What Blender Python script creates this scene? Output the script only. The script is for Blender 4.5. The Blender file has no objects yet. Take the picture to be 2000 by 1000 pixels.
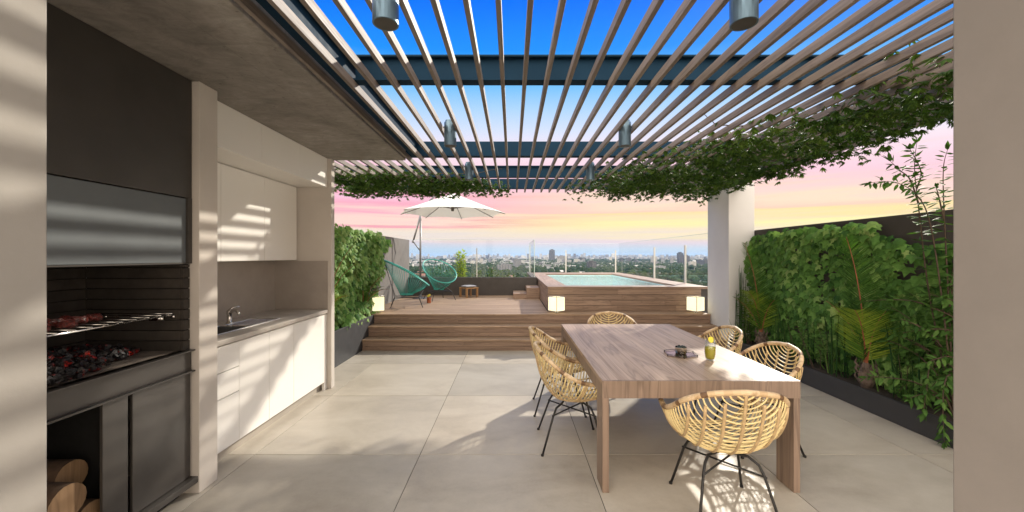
import bpy, math, random
import numpy as np
from mathutils import Vector, Matrix, noise as mnoise
random.seed(7)
rng = np.random.default_rng(11)
R = math.radians
PI = math.pi
scene = bpy.context.scene
COL = scene.collection

# ------------------------------------------------------------------ camera
cam_d = bpy.data.cameras.new('camera')
cam = bpy.data.objects.new('camera', cam_d)
COL.objects.link(cam)
cam.location = (0, 0, 1.58)
cam.rotation_euler = (R(90), 0, 0)
cam_d.sensor_width = 36
cam_d.lens = 765 / 2000 * 36
cam_d.clip_start = 0.05
cam_d.clip_end = 60000
scene.camera = cam
scene.view_settings.view_transform = 'Standard'
scene.view_settings.look = 'None'
scene.view_settings.exposure = 0.62
scene.view_settings.gamma = 1
scene.cycles.max_bounces = 10
scene.cycles.diffuse_bounces = 5
scene.cycles.glossy_bounces = 4
scene.cycles.transparent_max_bounces = 24
scene.cycles.volume_bounces = 1
scene.cycles.sample_clamp_indirect = 6

SUN_AZ = 52.5      # degrees from +X towards +Y
SUN_EL = 28.3
SUN_STRENGTH = 3.5
SKY_STRENGTH = 1.0
HAZE = 3.2e-5

# ------------------------------------------------------------------ node helpers
def s2l(c):
    return tuple(((v / 255) / 12.92 if v / 255 <= .04045 else ((v / 255 + .055) / 1.055) ** 2.4) for v in c)

class NT:
    def __init__(s, tree):
        s.t = tree; s.n = tree.nodes; s.l = tree.links
    def new(s, typ, **kw):
        n = s.n.new(typ)
        for k, v in kw.items():
            setattr(n, k, v)
        return n
    def put(s, sock, v):
        if hasattr(v, 'is_linked') or isinstance(v, bpy.types.NodeSocket):
            s.l.new(v, sock)
        elif v is not None:
            sock.default_value = v
    def math(s, op, a, b=None, c=None, clamp=False):
        n = s.new('ShaderNodeMath', operation=op, use_clamp=clamp)
        for i, x in enumerate((a, b, c)):
            if x is not None:
                s.put(n.inputs[i], x)
        return n.outputs[0]
    def vmath(s, op, a, b=None):
        n = s.new('ShaderNodeVectorMath', operation=op)
        s.put(n.inputs[0], a)
        if b is not None:
            s.put(n.inputs[1], b)
        return n.outputs[0]
    def ramp(s, fac, stops, interp='LINEAR'):
        n = s.new('ShaderNodeValToRGB')
        cr = n.color_ramp; cr.interpolation = interp
        while len(cr.elements) > 1:
            cr.elements.remove(cr.elements[-1])
        for i, (p, c) in enumerate(stops):
            e = cr.elements[0] if i == 0 else cr.elements.new(p)
            e.position = p
            e.color = (*c[:3], 1)
        s.put(n.inputs[0], fac)
        return n.outputs[0]
    def mix(s, fac, a, b, blend='MIX'):
        n = s.new('ShaderNodeMix', data_type='RGBA', blend_type=blend)
        s.put(n.inputs[0], fac)
        s.put(n.inputs[6], a if not isinstance(a, tuple) else (*a[:3], 1))
        s.put(n.inputs[7], b if not isinstance(b, tuple) else (*b[:3], 1))
        return n.outputs[2]
    def noise(s, vec, scale, detail=4, rough=.55, dist=0.0):
        n = s.new('ShaderNodeTexNoise')
        s.put(n.inputs['Vector'], vec)
        n.inputs['Scale'].default_value = scale
        n.inputs['Detail'].default_value = detail
        n.inputs['Roughness'].default_value = rough
        n.inputs['Distortion'].default_value = dist
        return n.outputs['Fac']
    def maprange(s, v, a, b, c=0, d=1, smooth=False):
        n = s.new('ShaderNodeMapRange')
        if smooth: n.interpolation_type = 'SMOOTHSTEP'
        s.put(n.inputs[0], v)
        for i, x in zip((1, 2, 3, 4), (a, b, c, d)):
            n.inputs[i].default_value = x
        return n.outputs[0]
    def mapping(s, vec, scale=(1, 1, 1), loc=(0, 0, 0), rot=(0, 0, 0)):
        n = s.new('ShaderNodeMapping')
        s.put(n.inputs[0], vec)
        n.inputs['Scale'].default_value = scale
        n.inputs['Location'].default_value = loc
        n.inputs['Rotation'].default_value = rot
        return n.outputs[0]

# ------------------------------------------------------------------ world
world = bpy.data.worlds.new('World')
scene.world = world
world.use_nodes = True
W = NT(world.node_tree)
W.n.clear()
wo = W.new('ShaderNodeOutputWorld')
bg = W.new('ShaderNodeBackground')
W.l.new(bg.outputs[0], wo.inputs[0])
sky = W.new('ShaderNodeTexSky', sky_type='NISHITA')
sky.sun_disc = False
sky.sun_elevation = R(SUN_EL)
sky.sun_rotation = R(90 - SUN_AZ)
tc = W.new('ShaderNodeTexCoord')
sep = W.new('ShaderNodeSeparateXYZ')
W.l.new(tc.outputs['Generated'], sep.inputs[0])
sx, sy, sz = sep.outputs
den = W.math('SQRT', W.math('ADD', W.math('MULTIPLY', W.math('MULTIPLY', sx, sx), .35), W.math('ADD', W.math('MULTIPLY', sy, sy), 1e-4)))
tel = W.math('DIVIDE', sz, den)
# streaky dusk cloud warps the height of the colour bands
sv = W.mapping(tc.outputs['Generated'], scale=(1.3, 1.3, 40))
st = W.noise(sv, 1.0, 5, .55, .4)
st2 = W.noise(W.mapping(tc.outputs['Generated'], scale=(1.6, 1.6, 75), loc=(3, 1, 7)), 1.0, 4, .5, .2)
lowband = W.math('MULTIPLY', W.maprange(tel, .02, .07, 0, 1), W.maprange(tel, .17, .30, 1, 0))
warp = W.math('MULTIPLY', W.math('MULTIPLY', W.math('SUBTRACT', st, .5), .13), lowband)
tw = W.math('ADD', tel, warp)
pos = W.math('DIVIDE', W.math('ADD', tw, .05), .95, clamp=True)
def py(y): return ((500 - y) / 765 + .05) / .95
top = [(1.0, (1.05, 1.12, 1.25)), (.93, (.5, .70, 1.0)), (.86, s2l((50, 138, 255))), (py(0), s2l((2, 116, 255))), (py(100), s2l((28, 148, 255))), (py(165), s2l((110, 192, 255))),
       (py(215), s2l((178, 216, 255))), (py(255), s2l((216, 228, 255))), (py(290), s2l((248, 232, 242)))]
left = [(py(325), s2l((253, 216, 228))), (py(350), s2l((254, 200, 216))), (py(372), s2l((255, 200, 220))), (py(396), s2l((254, 176, 196))),
        (py(412), s2l((255, 214, 205))), (py(428), s2l((254, 222, 205))), (py(436), s2l((248, 164, 178))), (py(445), s2l((252, 220, 200))), (py(460), s2l((245, 228, 208))),
        (py(474), s2l((226, 218, 226))), (py(487), s2l((200, 220, 238))), (py(500), s2l((194, 212, 230))), (0.0, s2l((150, 180, 205)))]
right = [(py(325), s2l((255, 216, 230))), (py(352), s2l((254, 206, 220))), (py(375), s2l((255, 214, 208))), (py(392), s2l((255, 226, 196))),
         (py(404), s2l((252, 208, 186))), (py(414), s2l((255, 230, 160))), (py(424), s2l((254, 226, 180))), (py(438), s2l((255, 243, 172))), (py(455), s2l((252, 234, 186))),
         (py(472), s2l((236, 216, 224))), (py(487), s2l((205, 222, 238))), (py(500), s2l((194, 212, 230))), (0.0, s2l((150, 180, 205)))]
cl = W.ramp(pos, list(reversed(top + left)))
cr_ = W.ramp(pos, list(reversed(top + right)))
az = W.maprange(sx, -.28, .32, 0, 1, True)
front = W.mix(az, cl, cr_)
streak = W.math('MULTIPLY', W.math('MULTIPLY', W.maprange(st2, .52, .70, 0, 1, True), lowband), .38)
front = W.mix(streak, front, W.mix(az, s2l((246, 150, 172)), s2l((255, 214, 176))))
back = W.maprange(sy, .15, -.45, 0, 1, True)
warm_fill = W.ramp(W.maprange(tel, 0, 1.6), [(0, (2.05, 1.70, 1.36)), (.5, (2.05, 1.80, 1.52)), (1, (1.45, 1.40, 1.35))])  # unseen warm sky behind the camera, added and brightened as fill light
warm_fill = W.vmath('SCALE', warm_fill); W.put(warm_fill.node.inputs[3], W.maprange(sx, .3, -.7, .9, 1.7, True))
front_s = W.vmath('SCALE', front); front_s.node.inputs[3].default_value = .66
skycol = W.mix(back, front_s, warm_fill)
nish = W.vmath('SCALE', sky.outputs[0]); nish.node.inputs[3].default_value = .002
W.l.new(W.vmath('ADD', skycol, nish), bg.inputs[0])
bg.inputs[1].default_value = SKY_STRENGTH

# ------------------------------------------------------------------ sun
sd = Vector((math.cos(R(SUN_EL)) * math.cos(R(SUN_AZ)), math.cos(R(SUN_EL)) * math.sin(R(SUN_AZ)), math.sin(R(SUN_EL))))
sun_d = bpy.data.lights.new('sun', 'SUN')
sun_d.energy = SUN_STRENGTH
sun_d.angle = R(1.1)
sun_d.color = (1.0, .92, .79)
sun = bpy.data.objects.new('sun', sun_d)
COL.objects.link(sun)
sun.rotation_euler = sd.to_track_quat('Z', 'Y').to_euler()
sun.location = sd * 30

# ------------------------------------------------------------------ materials
def mat(name):
    m = bpy.data.materials.new(name)
    m.use_nodes = True
    t = NT(m.node_tree)
    b = t.n['Principled BSDF']
    return m, t, b

def bump(t, b, h, strength=.2, dist=.01):
    n = t.new('ShaderNodeBump')
    n.inputs['Strength'].default_value = strength
    n.inputs['Distance'].default_value = dist
    t.l.new(h, n.inputs['Height'])
    t.l.new(n.outputs[0], b.inputs['Normal'])

def objco(t): return t.new('ShaderNodeTexCoord').outputs['Object']
def tone(t): return t.new('ShaderNodeAttribute', attribute_name='tone').outputs['Fac']

def plain(name, col, rough=.6, metal=0, var=.12, nscale=3.0, bmp=.0, spec=.5, tn=0.0, rvar=.12):
    m, t, b = mat(name)
    n = t.noise(objco(t), nscale, 6, .6)
    lo = tuple(c * (1 - var) for c in col); hi = tuple(min(1, c * (1 + var)) for c in col)
    c = t.ramp(n, [(.3, lo), (.7, hi)])
    if tn:
        c = t.mix(1.0, c, t.ramp(tone(t), [(0, (1 - tn,) * 3), (1, (1, 1, 1))]), 'MULTIPLY')
    t.l.new(c, b.inputs['Base Color'])
    r = t.maprange(t.noise(objco(t), nscale * 2.3, 4), .3, .7, rough * (1 - rvar), min(1, rough * (1 + rvar)))
    t.l.new(r, b.inputs['Roughness'])
    b.inputs['Metallic'].default_value = metal
    b.inputs['Specular IOR Level'].default_value = spec
    if bmp:
        bump(t, b, t.noise(objco(t), nscale * 12, 6, .65), bmp, .004)
    return m

def wood(name, dark, light, axis, rough=.5, board=.5, gs=1.0, spec=.5, ringk=.42):
    m, t, b = mat(name)
    co = objco(t)
    tn = tone(t)
    off = t.new('ShaderNodeCombineXYZ')
    for i in range(3):
        t.put(off.inputs[i], t.math('MULTIPLY', tn, (7.3, 13.7, 5.1)[i]))
    v = t.vmath('ADD', co, off.outputs[0])
    sc = [11 * gs] * 3; sc['xyz'.index(axis)] = .9 * gs
    v1 = t.mapping(v, scale=tuple(sc))
    big = t.noise(v1, .8, 3, .5, 1.2)
    sc2 = [60 * gs] * 3; sc2['xyz'.index(axis)] = 1.4 * gs
    fine = t.noise(t.mapping(v, scale=tuple(sc2)), 1.0, 4, .6, .3)
    rings = t.math('ABSOLUTE', t.math('SUBTRACT', t.math('FRACT', t.math('MULTIPLY', big, 7)), .5))
    ringd = t.maprange(rings, .0, .16, 1, 0)
    f = t.math('ADD', t.math('MULTIPLY', fine, .55), t.math('MULTIPLY', big, .45))
    c = t.ramp(f, [(.32, dark), (.5, tuple((a + b_) / 2 for a, b_ in zip(dark, light))), (.66, light)])
    c = t.mix(t.math('MULTIPLY', ringd, ringk), c, tuple(x * .62 for x in dark))
    bt = t.ramp(t.math('FRACT', t.math('MULTIPLY', tn, 7.13)), [(0, (1 - board * .35, 1 - board * .4, 1 - board * .45)), (1, (1 + board * .1,) * 3)])
    c = t.mix(1.0, c, bt, 'MULTIPLY')
    t.l.new(c, b.inputs['Base Color'])
    t.l.new(t.maprange(fine, .3, .7, rough * 1.15, rough * .85), b.inputs['Roughness'])
    b.inputs['Specular IOR Level'].default_value = spec
    bump(t, b, fine, .18, .002)
    return m

M = {}
# terrace tile: large pale porcelain with soft cloudy stains
def tile_mat():
    m, t, b = mat('floor_tile')
    co = objco(t)
    tn = tone(t)
    off = t.new('ShaderNodeCombineXYZ')
    t.put(off.inputs[0], t.math('MULTIPLY', tn, 31.7)); t.put(off.inputs[1], t.math('MULTIPLY', tn, 17.3))
    v = t.vmath('ADD', co, off.outputs[0])
    n1 = t.noise(t.mapping(v, scale=(.8, 1.5, 1)), 1.3, 6, .62, .5)
    n2 = t.noise(v, 9, 7, .7, .3)
    n3 = t.noise(v, 60, 4, .7)
    f = t.math('ADD', t.math('MULTIPLY', n1, .6), t.math('ADD', t.math('MULTIPLY', n2, .3), t.math('MULTIPLY', n3, .1)))
    c = t.ramp(f, [(.34, (.345, .302, .246)), (.5, (.445, .398, .330)), (.66, (.525, .478, .405))])
    c = t.mix(1.0, c, t.ramp(tn, [(0, (.88, .885, .89)), (1, (1.05, 1.04, 1.02))]), 'MULTIPLY')
    t.l.new(c, b.inputs['Base Color'])
    t.l.new(t.maprange(n2, .3, .7, .34, .55), b.inputs['Roughness'])
    bump(t, b, n3, .08, .002)
    return m
M['tile'] = tile_mat()
M['grout'] = plain('tile_grout', (.10, .092, .082), .9)
def concrete_mat():
    m, t, b = mat('raw_concrete')
    co = objco(t)
    n1 = t.noise(t.mapping(co, scale=(1, .55, 1)), 1.6, 7, .62, .6)
    n2 = t.noise(t.mapping(co, scale=(3.0, 5.5, 2)), 2.0, 7, .72, 1.2)
    sepn = t.new('ShaderNodeSeparateXYZ'); t.l.new(co, sepn.inputs[0])
    fx = t.math('FRACT', t.math('DIVIDE', t.math('ADD', sepn.outputs[0], 10.58), .62))
    fy = t.math('FRACT', t.math('DIVIDE', t.math('ADD', sepn.outputs[1], 10.3), 2.4))
    jl = t.math('MAXIMUM', t.maprange(t.math('ABSOLUTE', t.math('SUBTRACT', fx, .5)), .004, .0, 0, 1), t.maprange(t.math('ABSOLUTE', t.math('SUBTRACT', fy, .5)), .0012, .0, 0, 1))
    f = t.math('ADD', t.math('MULTIPLY', n1, .6), t.math('MULTIPLY', n2, .4))
    c = t.ramp(f, [(.34, (.105, .092, .080)), (.46, (.190, .170, .150)), (.54, (.240, .217, .193)), (.66, (.350, .320, .288))])
    pit = t.maprange(t.noise(co, 26, 2, .5), .70, .76, 0, 1)
    c = t.mix(t.math('MULTIPLY', pit, .6), c, (.06, .05, .043))
    c = t.mix(t.math('MULTIPLY', jl, .55), c, (.07, .06, .05))
    t.l.new(c, b.inputs['Base Color'])
    b.inputs['Roughness'].default_value = .8
    bump(t, b, f, .6, .02)
    return m
M['concrete'] = concrete_mat()
M['plaster'] = plain('warm_plaster', (.52, .475, .425), .85, var=.05, nscale=2.5, bmp=.08)
M['plaster_taupe_shaded'] = plain('shaded_taupe_plaster', (.225, .202, .182), .85, var=.05, nscale=5, bmp=.12)  # darker copy of the jamb plaster, shade of the unlit jamb in its colour
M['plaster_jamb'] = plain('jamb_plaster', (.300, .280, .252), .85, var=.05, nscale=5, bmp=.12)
M['column'] = plain('white_plaster', (.66, .655, .65), .8, var=.04, nscale=2, bmp=.06)
M['lacquer'] = plain('cream_lacquer', (.79, .765, .72), .42, var=.012, nscale=1.2, rvar=0)
M['carcass'] = plain('cabinet_carcass', (.66, .60, .53), .6)
M['stone'] = plain('grey_counter_stone', (.45, .41, .365), .42, var=.10, nscale=9)
M['splash'] = plain('splashback_stone', (.33, .29, .255), .4, var=.08, nscale=5)
M['kick'] = plain('plinth', (.36, .32, .27), .6)
M['steel_dark'] = plain('dark_painted_steel', (.058, .051, .045), .42, metal=.25, var=.15, nscale=2.5, bmp=.02)
M['steel_panel'] = plain('brushed_grey_steel', (.115, .128, .135), .6, metal=.0, spec=.3, var=.08, nscale=3)
M['shade_black'] = plain('recess_shade_black', (.007, .0065, .006), .8)  # near-black base colour carries the shade of niches, gaps and recesses
M['brick'] = plain('refractory_brick', (.040, .032, .025), .9, var=.25, nscale=8, bmp=.2, tn=.25)
M['hearthbrick'] = plain('hearth_brick', (.15, .118, .092), .9, var=.2, nscale=8, bmp=.2, tn=.25)
M['mortar'] = plain('dark_mortar', (.014, .012, .010), .95)
M['chrome'] = plain('chrome', (.62, .60, .57), .14, metal=1, var=.04)
M['spotmetal'] = plain('blue_grey_spot_metal', (.13, .20, .26), .35, metal=.85, var=.06)
M['sinksteel'] = plain('sink_steel', (.38, .37, .36), .25, metal=1, var=.06)
M['beam'] = plain('sky_tinted_anthracite_beam', (.010, .032, .060), .6, metal=.0, spec=.05, var=.12, nscale=4)  # blue sky reflection is put into the dark steel's base colour
M['darkwall'] = plain('dark_render_wall', (.066, .058, .053), .85, var=.08, nscale=4, bmp=.1)
M['greywall'] = plain('grey_render_wall', (.165, .150, .140), .8, var=.06, nscale=3, bmp=.06)
M['planter'] = plain('anthracite_planter', (.036, .036, .038), .55, var=.08, nscale=3)
M['soil'] = plain('planting_soil', (.045, .032, .022), .95, var=.4, nscale=30, bmp=.5)
WD, WL = (.180, .117, .083), (.385, .265, .192)
M['wood_x'] = wood('deck_timber', WD, WL, 'x', .5)
M['deck'] = wood('deck_board_timber', (.215, .138, .086), (.460, .315, .205), 'x', .6)
M['wood_y'] = wood('coping_timber', WD, WL, 'y', .5)
M['wood_z'] = wood('upright_timber', WD, WL, 'z', .5)
M['table_y'] = wood('table_top_timber', (.270, .184, .127), (.530, .390, .282), 'y', .36, board=.35, gs=.5, ringk=.62)
M['table_z'] = wood('table_leg_timber', (.165, .114, .083), (.315, .225, .166), 'z', .45, board=.2, gs=.6, ringk=.55)
M['slat'] = wood('slat_timber', (.132, .102, .083), (.262, .213, .177), 'y', .6, board=.35)
M['stool'] = wood('honey_timber', (.26, .13, .05), (.46, .27, .12), 'z', .5)
M['logbark'] = plain('log_bark', (.11, .065, .038), .9, var=.35, nscale=14, bmp=.5)
M['logend'] = wood('log_end_grain', (.20, .115, .055), (.38, .245, .135), 'z', .8, gs=.6)
M['rattan'] = plain('pale_rattan', (.74, .585, .285), .45, var=.18, nscale=22)
def bind_mat():
    m, t, b = mat('rattan_binding')
    tn = tone(t)
    s = t.math('FRACT', t.math('MULTIPLY', tn, 33))
    n = t.noise(objco(t), 30, 3)
    c = t.ramp(s, [(0, (.14, .075, .035)), (.16, (.17, .09, .04)), (.22, (.56, .40, .22)), (.6, (.66, .50, .31)), (.93, (.50, .34, .18)), (1, (.14, .075, .035))])
    c = t.mix(t.math('MULTIPLY', t.maprange(n, .52, .7), .6), c, (.30, .17, .075))
    t.l.new(c, b.inputs['Base Color'])
    b.inputs['Roughness'].default_value = .5
    return m
M['binding'] = bind_mat()
M['rib'] = plain('tan_rattan_rib', (.46, .325, .17), .5, var=.25, nscale=30)
M['blackmetal'] = plain('black_powder_metal', (.016, .015, .014), .45, metal=.2)
M['teal'] = plain('teal_cord', (.035, .36, .31), .5, var=.08)
M['teal_rim'] = plain('teal_rim', (.06, .42, .36), .4, var=.05)
M['canvas'] = None
def canvas_mat():
    m, t, b = mat('umbrella_canvas')
    b.inputs['Base Color'].default_value = (.88, .87, .85, 1)
    b.inputs['Roughness'].default_value = .9
    tr = t.new('ShaderNodeBsdfTranslucent'); tr.inputs[0].default_value = (.86, .84, .80, 1)
    mx = t.new('ShaderNodeMixShader'); mx.inputs[0].default_value = .40
    t.l.new(b.outputs[0], mx.inputs[1]); t.l.new(tr.outputs[0], mx.inputs[2])
    t.l.new(mx.outputs[0], t.n['Material Output'].inputs[0])
    bump(t, b, t.noise(objco(t), 120, 2), .1, .002)
    return m
M['canvas'] = canvas_mat()
M['greymetal'] = plain('grey_umbrella_pole', (.22, .22, .225), .4, metal=.6)
M['ribmetal'] = plain('dark_umbrella_rib', (.10, .085, .075), .5)
M['whitepost'] = plain('pale_steel_post', (.52, .52, .50), .4, metal=.3, var=.04)
M['cushion'] = plain('grey_cushion', (.30, .30, .33), .95, var=.15, nscale=20, bmp=.2)

def glass_mat(name, tint, rough=0.0, refl=1.0):
    m, t, b = mat(name)
    t.n.remove(b)
    tr = t.new('ShaderNodeBsdfTransparent'); tr.inputs[0].default_value = (*tint, 1)
    gl = t.new('ShaderNodeBsdfGlossy'); gl.inputs['Roughness'].default_value = rough
    fr = t.new('ShaderNodeLayerWeight'); fr.inputs[0].default_value = .5
    mx = t.new('ShaderNodeMixShader')
    t.l.new(t.math('MULTIPLY', t.math('ADD', t.math('POWER', fr.outputs['Facing'], 4.0), .04), refl), mx.inputs[0])
    t.l.new(tr.outputs[0], mx.inputs[1]); t.l.new(gl.outputs[0], mx.inputs[2])
    t.l.new(mx.outputs[0], t.n['Material Output'].inputs[0])
    return m
M['glass'] = glass_mat('clear_pane_glass', (.98, .988, .986), 0, .28)
M['glass_edge'] = plain('polished_glass_edge', (.52, .62, .60), .2, var=.05)
M['tumbler'] = glass_mat('drinking_glass', (.93, .95, .95), 0, 1.0)
def water_mat():
    m, t, b = mat('pool_water')
    t.n.remove(b)
    co = objco(t)
    tr = t.new('ShaderNodeBsdfTransparent'); tr.inputs[0].default_value = (.93, 1.0, .992, 1)
    gl = t.new('ShaderNodeBsdfGlossy'); gl.inputs['Roughness'].default_value = .04
    bp = t.new('ShaderNodeBump'); bp.inputs['Strength'].default_value = .9; bp.inputs['Distance'].default_value = .03
    h = t.math('ADD', t.noise(t.mapping(co, scale=(1, 1.0, 1)), 5, 3, .5, .8), t.math('MULTIPLY', t.noise(co, 17, 2, .5, .6), .35))
    t.l.new(h, bp.inputs['Height'])
    fr = t.new('ShaderNodeFresnel'); fr.inputs[0].default_value = 1.33
    t.l.new(bp.outputs[0], gl.inputs['Normal']); t.l.new(bp.outputs[0], fr.inputs['Normal'])
    mx = t.new('ShaderNodeMixShader')
    t.l.new(t.math('MULTIPLY', fr.outputs[0], .8), mx.inputs[0])
    t.l.new(tr.outputs[0], mx.inputs[1]); t.l.new(gl.outputs[0], mx.inputs[2])
    t.l.new(mx.outputs[0], t.n['Material Output'].inputs[0])
    return m
M['water'] = water_mat()
def pooltile_mat():
    m, t, b = mat('pool_basin_tile')
    co = objco(t)
    v = t.new('ShaderNodeTexVoronoi', feature='DISTANCE_TO_EDGE')
    t.l.new(t.vmath('ADD', t.mapping(co, scale=(1, 1, 1)), t.vmath('SCALE', t.new('ShaderNodeTexNoise').outputs['Color'])), v.inputs['Vector'])
    v.inputs['Scale'].default_value = 3.2
    n = t.noise(co, 3, 4, .6, 1.0)
    c = t.ramp(n, [(.3, (.66, .92, .92)), (.7, (.82, .98, .97))])
    t.l.new(c, b.inputs['Base Color'])
    b.inputs['Roughness'].default_value = .4
    return m
M['pooltile'] = pooltile_mat()

def leaf_mat(name, c0, c1, c2, trans=.25, rough=.45):
    m, t, b = mat(name)
    tn = tone(t)
    c = t.ramp(tn, [(0, c0), (.55, c1), (1, c2)])
    n = t.noise(objco(t), 40, 3)
    c = t.mix(1.0, c, t.ramp(n, [(.3, (.8, .8, .8)), (.7, (1.15, 1.15, 1.1))]), 'MULTIPLY')
    t.l.new(c, b.inputs['Base Color'])
    b.inputs['Roughness'].default_value = max(rough, .6)
    b.inputs['Specular IOR Level'].default_value = .10
    tr = t.new('ShaderNodeBsdfTranslucent')
    t.l.new(t.mix(1.0, c, (1.5, 1.6, .6), 'MULTIPLY'), tr.inputs[0])
    mx = t.new('ShaderNodeMixShader'); mx.inputs[0].default_value = trans
    t.l.new(b.outputs[0], mx.inputs[1]); t.l.new(tr.outputs[0], mx.inputs[2])
    t.l.new(mx.outputs[0], t.n['Material Output'].inputs[0])
    return m
M['ivy'] = leaf_mat('ivy_leaf', (.040, .112, .024), (.130, .270, .062), (.295, .415, .140), .12)
M['vine'] = leaf_mat('vine_leaf', (.028, .064, .012), (.060, .112, .022), (.115, .170, .038), .2)
M['shrubleaf'] = leaf_mat('shrub_leaf', (.035, .090, .020), (.070, .150, .034), (.130, .220, .055), .2)
M['palm'] = leaf_mat('palm_leaflet', (.018, .060, .014), (.070, .160, .022), (.270, .360, .045), .2)
M['reed'] = leaf_mat('reed_stem', (.012, .040, .012), (.024, .064, .018), (.050, .095, .025), .05)
M['bamboo'] = leaf_mat('bamboo_leaf', (.17, .28, .03), (.33, .42, .05), (.46, .50, .07), .45)
M['bush'] = leaf_mat('bush_leaf', (.035, .075, .018), (.070, .125, .028), (.120, .170, .040), .25)
M['stem'] = plain('woody_stem', (.075, .050, .032), .8, var=.3, nscale=20)
M['rachis'] = plain('red_frond_stalk', (.26, .075, .03), .5, var=.3, nscale=10)
M['palmbase'] = plain('palm_trunk_fibre', (.13, .095, .075), .95, var=.45, nscale=24, bmp=.6)

# ------------------------------------------------------------------ mesh builder
class MB:
    def __init__(s):
        s.v = []; s.f = []; s.t = []; s.m = []
    def add(s, vs, fs, tn=None, mi=0):
        o = len(s.v)
        s.v.extend(tuple(p) for p in vs)
        if tn is None: tn = random.random()
        for k, f in enumerate(fs):
            s.f.append(tuple(i + o for i in f))
            s.t.append(tn[k] if isinstance(tn, (list, tuple)) else tn)
            s.m.append(mi)
        return s
    def box(s, x0, x1, y0, y1, z0, z1, tn=None, mi=0):
        vs = [(x, y, z) for z in (z0, z1) for y in (y0, y1) for x in (x0, x1)]
        return s.add(vs, [(0, 2, 3, 1), (4, 5, 7, 6), (0, 1, 5, 4), (2, 6, 7, 3), (0, 4, 6, 2), (1, 3, 7, 5)], tn, mi)
    def mbox(s, mtx, sx, sy, sz, tn=None, mi=0):
        vs = [mtx @ Vector((x * sx / 2, y * sy / 2, z * sz / 2)) for z in (-1, 1) for y in (-1, 1) for x in (-1, 1)]
        return s.add(vs, [(0, 2, 3, 1), (4, 5, 7, 6), (0, 1, 5, 4), (2, 6, 7, 3), (0, 4, 6, 2), (1, 3, 7, 5)], tn, mi)
    def tube(s, pts, r, n=8, tn=None, closed=False, flat=1.0, run=False, mi=0):
        pts = [Vector(p) for p in pts]
        k = len(pts)
        rs = r if isinstance(r, (list, tuple)) else [r] * k
        rings = []
        up = None
        ln = 0.0; tl = []
        for i, p in enumerate(pts):
            if closed:
                d = (pts[(i + 1) % k] - pts[i - 1])
            else:
                d = pts[min(i + 1, k - 1)] - pts[max(i - 1, 0)]
            if d.length < 1e-9: d = Vector((0, 0, 1))
            d.normalize()
            if up is None:
                up = Vector((0, 0, 1)) if abs(d.z) < .9 else Vector((1, 0, 0))
            a = d.cross(up)
            if a.length < 1e-6: a = d.cross(Vector((0, 1, 0)))
            a.normalize(); b = a.cross(d).normalized(); up = b
            rings.append([p + (a * math.cos(2 * PI * j / n) + b * math.sin(2 * PI * j / n) * flat) * rs[i] for j in range(n)])
            if i: ln += (pts[i] - pts[i - 1]).length
            tl.append(ln)
        vs = [q for ring in rings for q in ring]
        fs = []; ts = []
        segs = k if closed else k - 1
        if tn is None: tn = random.random()
        for i in range(segs):
            i2 = (i + 1) % k
            for j in range(n):
                j2 = (j + 1) % n
                fs.append((i * n + j, i * n + j2, i2 * n + j2, i2 * n + j))
                ts.append(tl[i] if run else tn)
        if not closed:
            fs.append(tuple(reversed(range(n)))); ts.append(ts[0])
            fs.append(tuple((k - 1) * n + j for j in range(n))); ts.append(ts[-1])
        return s.add(vs, fs, ts, mi)
    def lathe(s, prof, c=(0, 0, 0), n=24, tn=None, mi=0):
        vs = []
        for (r, z) in prof:
            for j in range(n):
                a = 2 * PI * j / n
                vs.append((c[0] + r * math.cos(a), c[1] + r * math.sin(a), c[2] + z))
        fs = []
        for i in range(len(prof) - 1):
            for j in range(n):
                j2 = (j + 1) % n
                fs.append((i * n + j, i * n + j2, (i + 1) * n + j2, (i + 1) * n + j))
        if prof[0][0] > 1e-6 : fs.append(tuple(reversed(range(n))))
        if prof[-1][0] > 1e-6: fs.append(tuple((len(prof) - 1) * n + j for j in range(n)))
        return s.add(vs, fs, tn, mi)
    def build(s, name, mats, parent=None, smooth=False, bevel=0, local=False):
        off = Vector((0, 0, 0))
        if parent is not None and not local:
            p = parent
            while p is not None:
                off += p.location; p = p.parent
        me = bpy.data.meshes.new(name)
        me.from_pydata([(a[0] - off.x, a[1] - off.y, a[2] - off.z) for a in s.v], [], s.f)
        for m_ in (mats if isinstance(mats, (list, tuple)) else [mats]):
            me.materials.append(m_)
        at = me.attributes.new('tone', 'FLOAT', 'FACE')
        at.data.foreach_set('value', s.t)
        me.polygons.foreach_set('material_index', s.m)
        if smooth: me.polygons.foreach_set('use_smooth', [True] * len(me.polygons))
        me.update()
        o = bpy.data.objects.new(name, me)
        COL.objects.link(o)
        if parent is not None: o.parent = parent
        if bevel:
            b = o.modifiers.new('bevel', 'BEVEL'); b.width = bevel; b.segments = 2; b.limit_method = 'ANGLE'; b.angle_limit = R(40)
        return o

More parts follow.
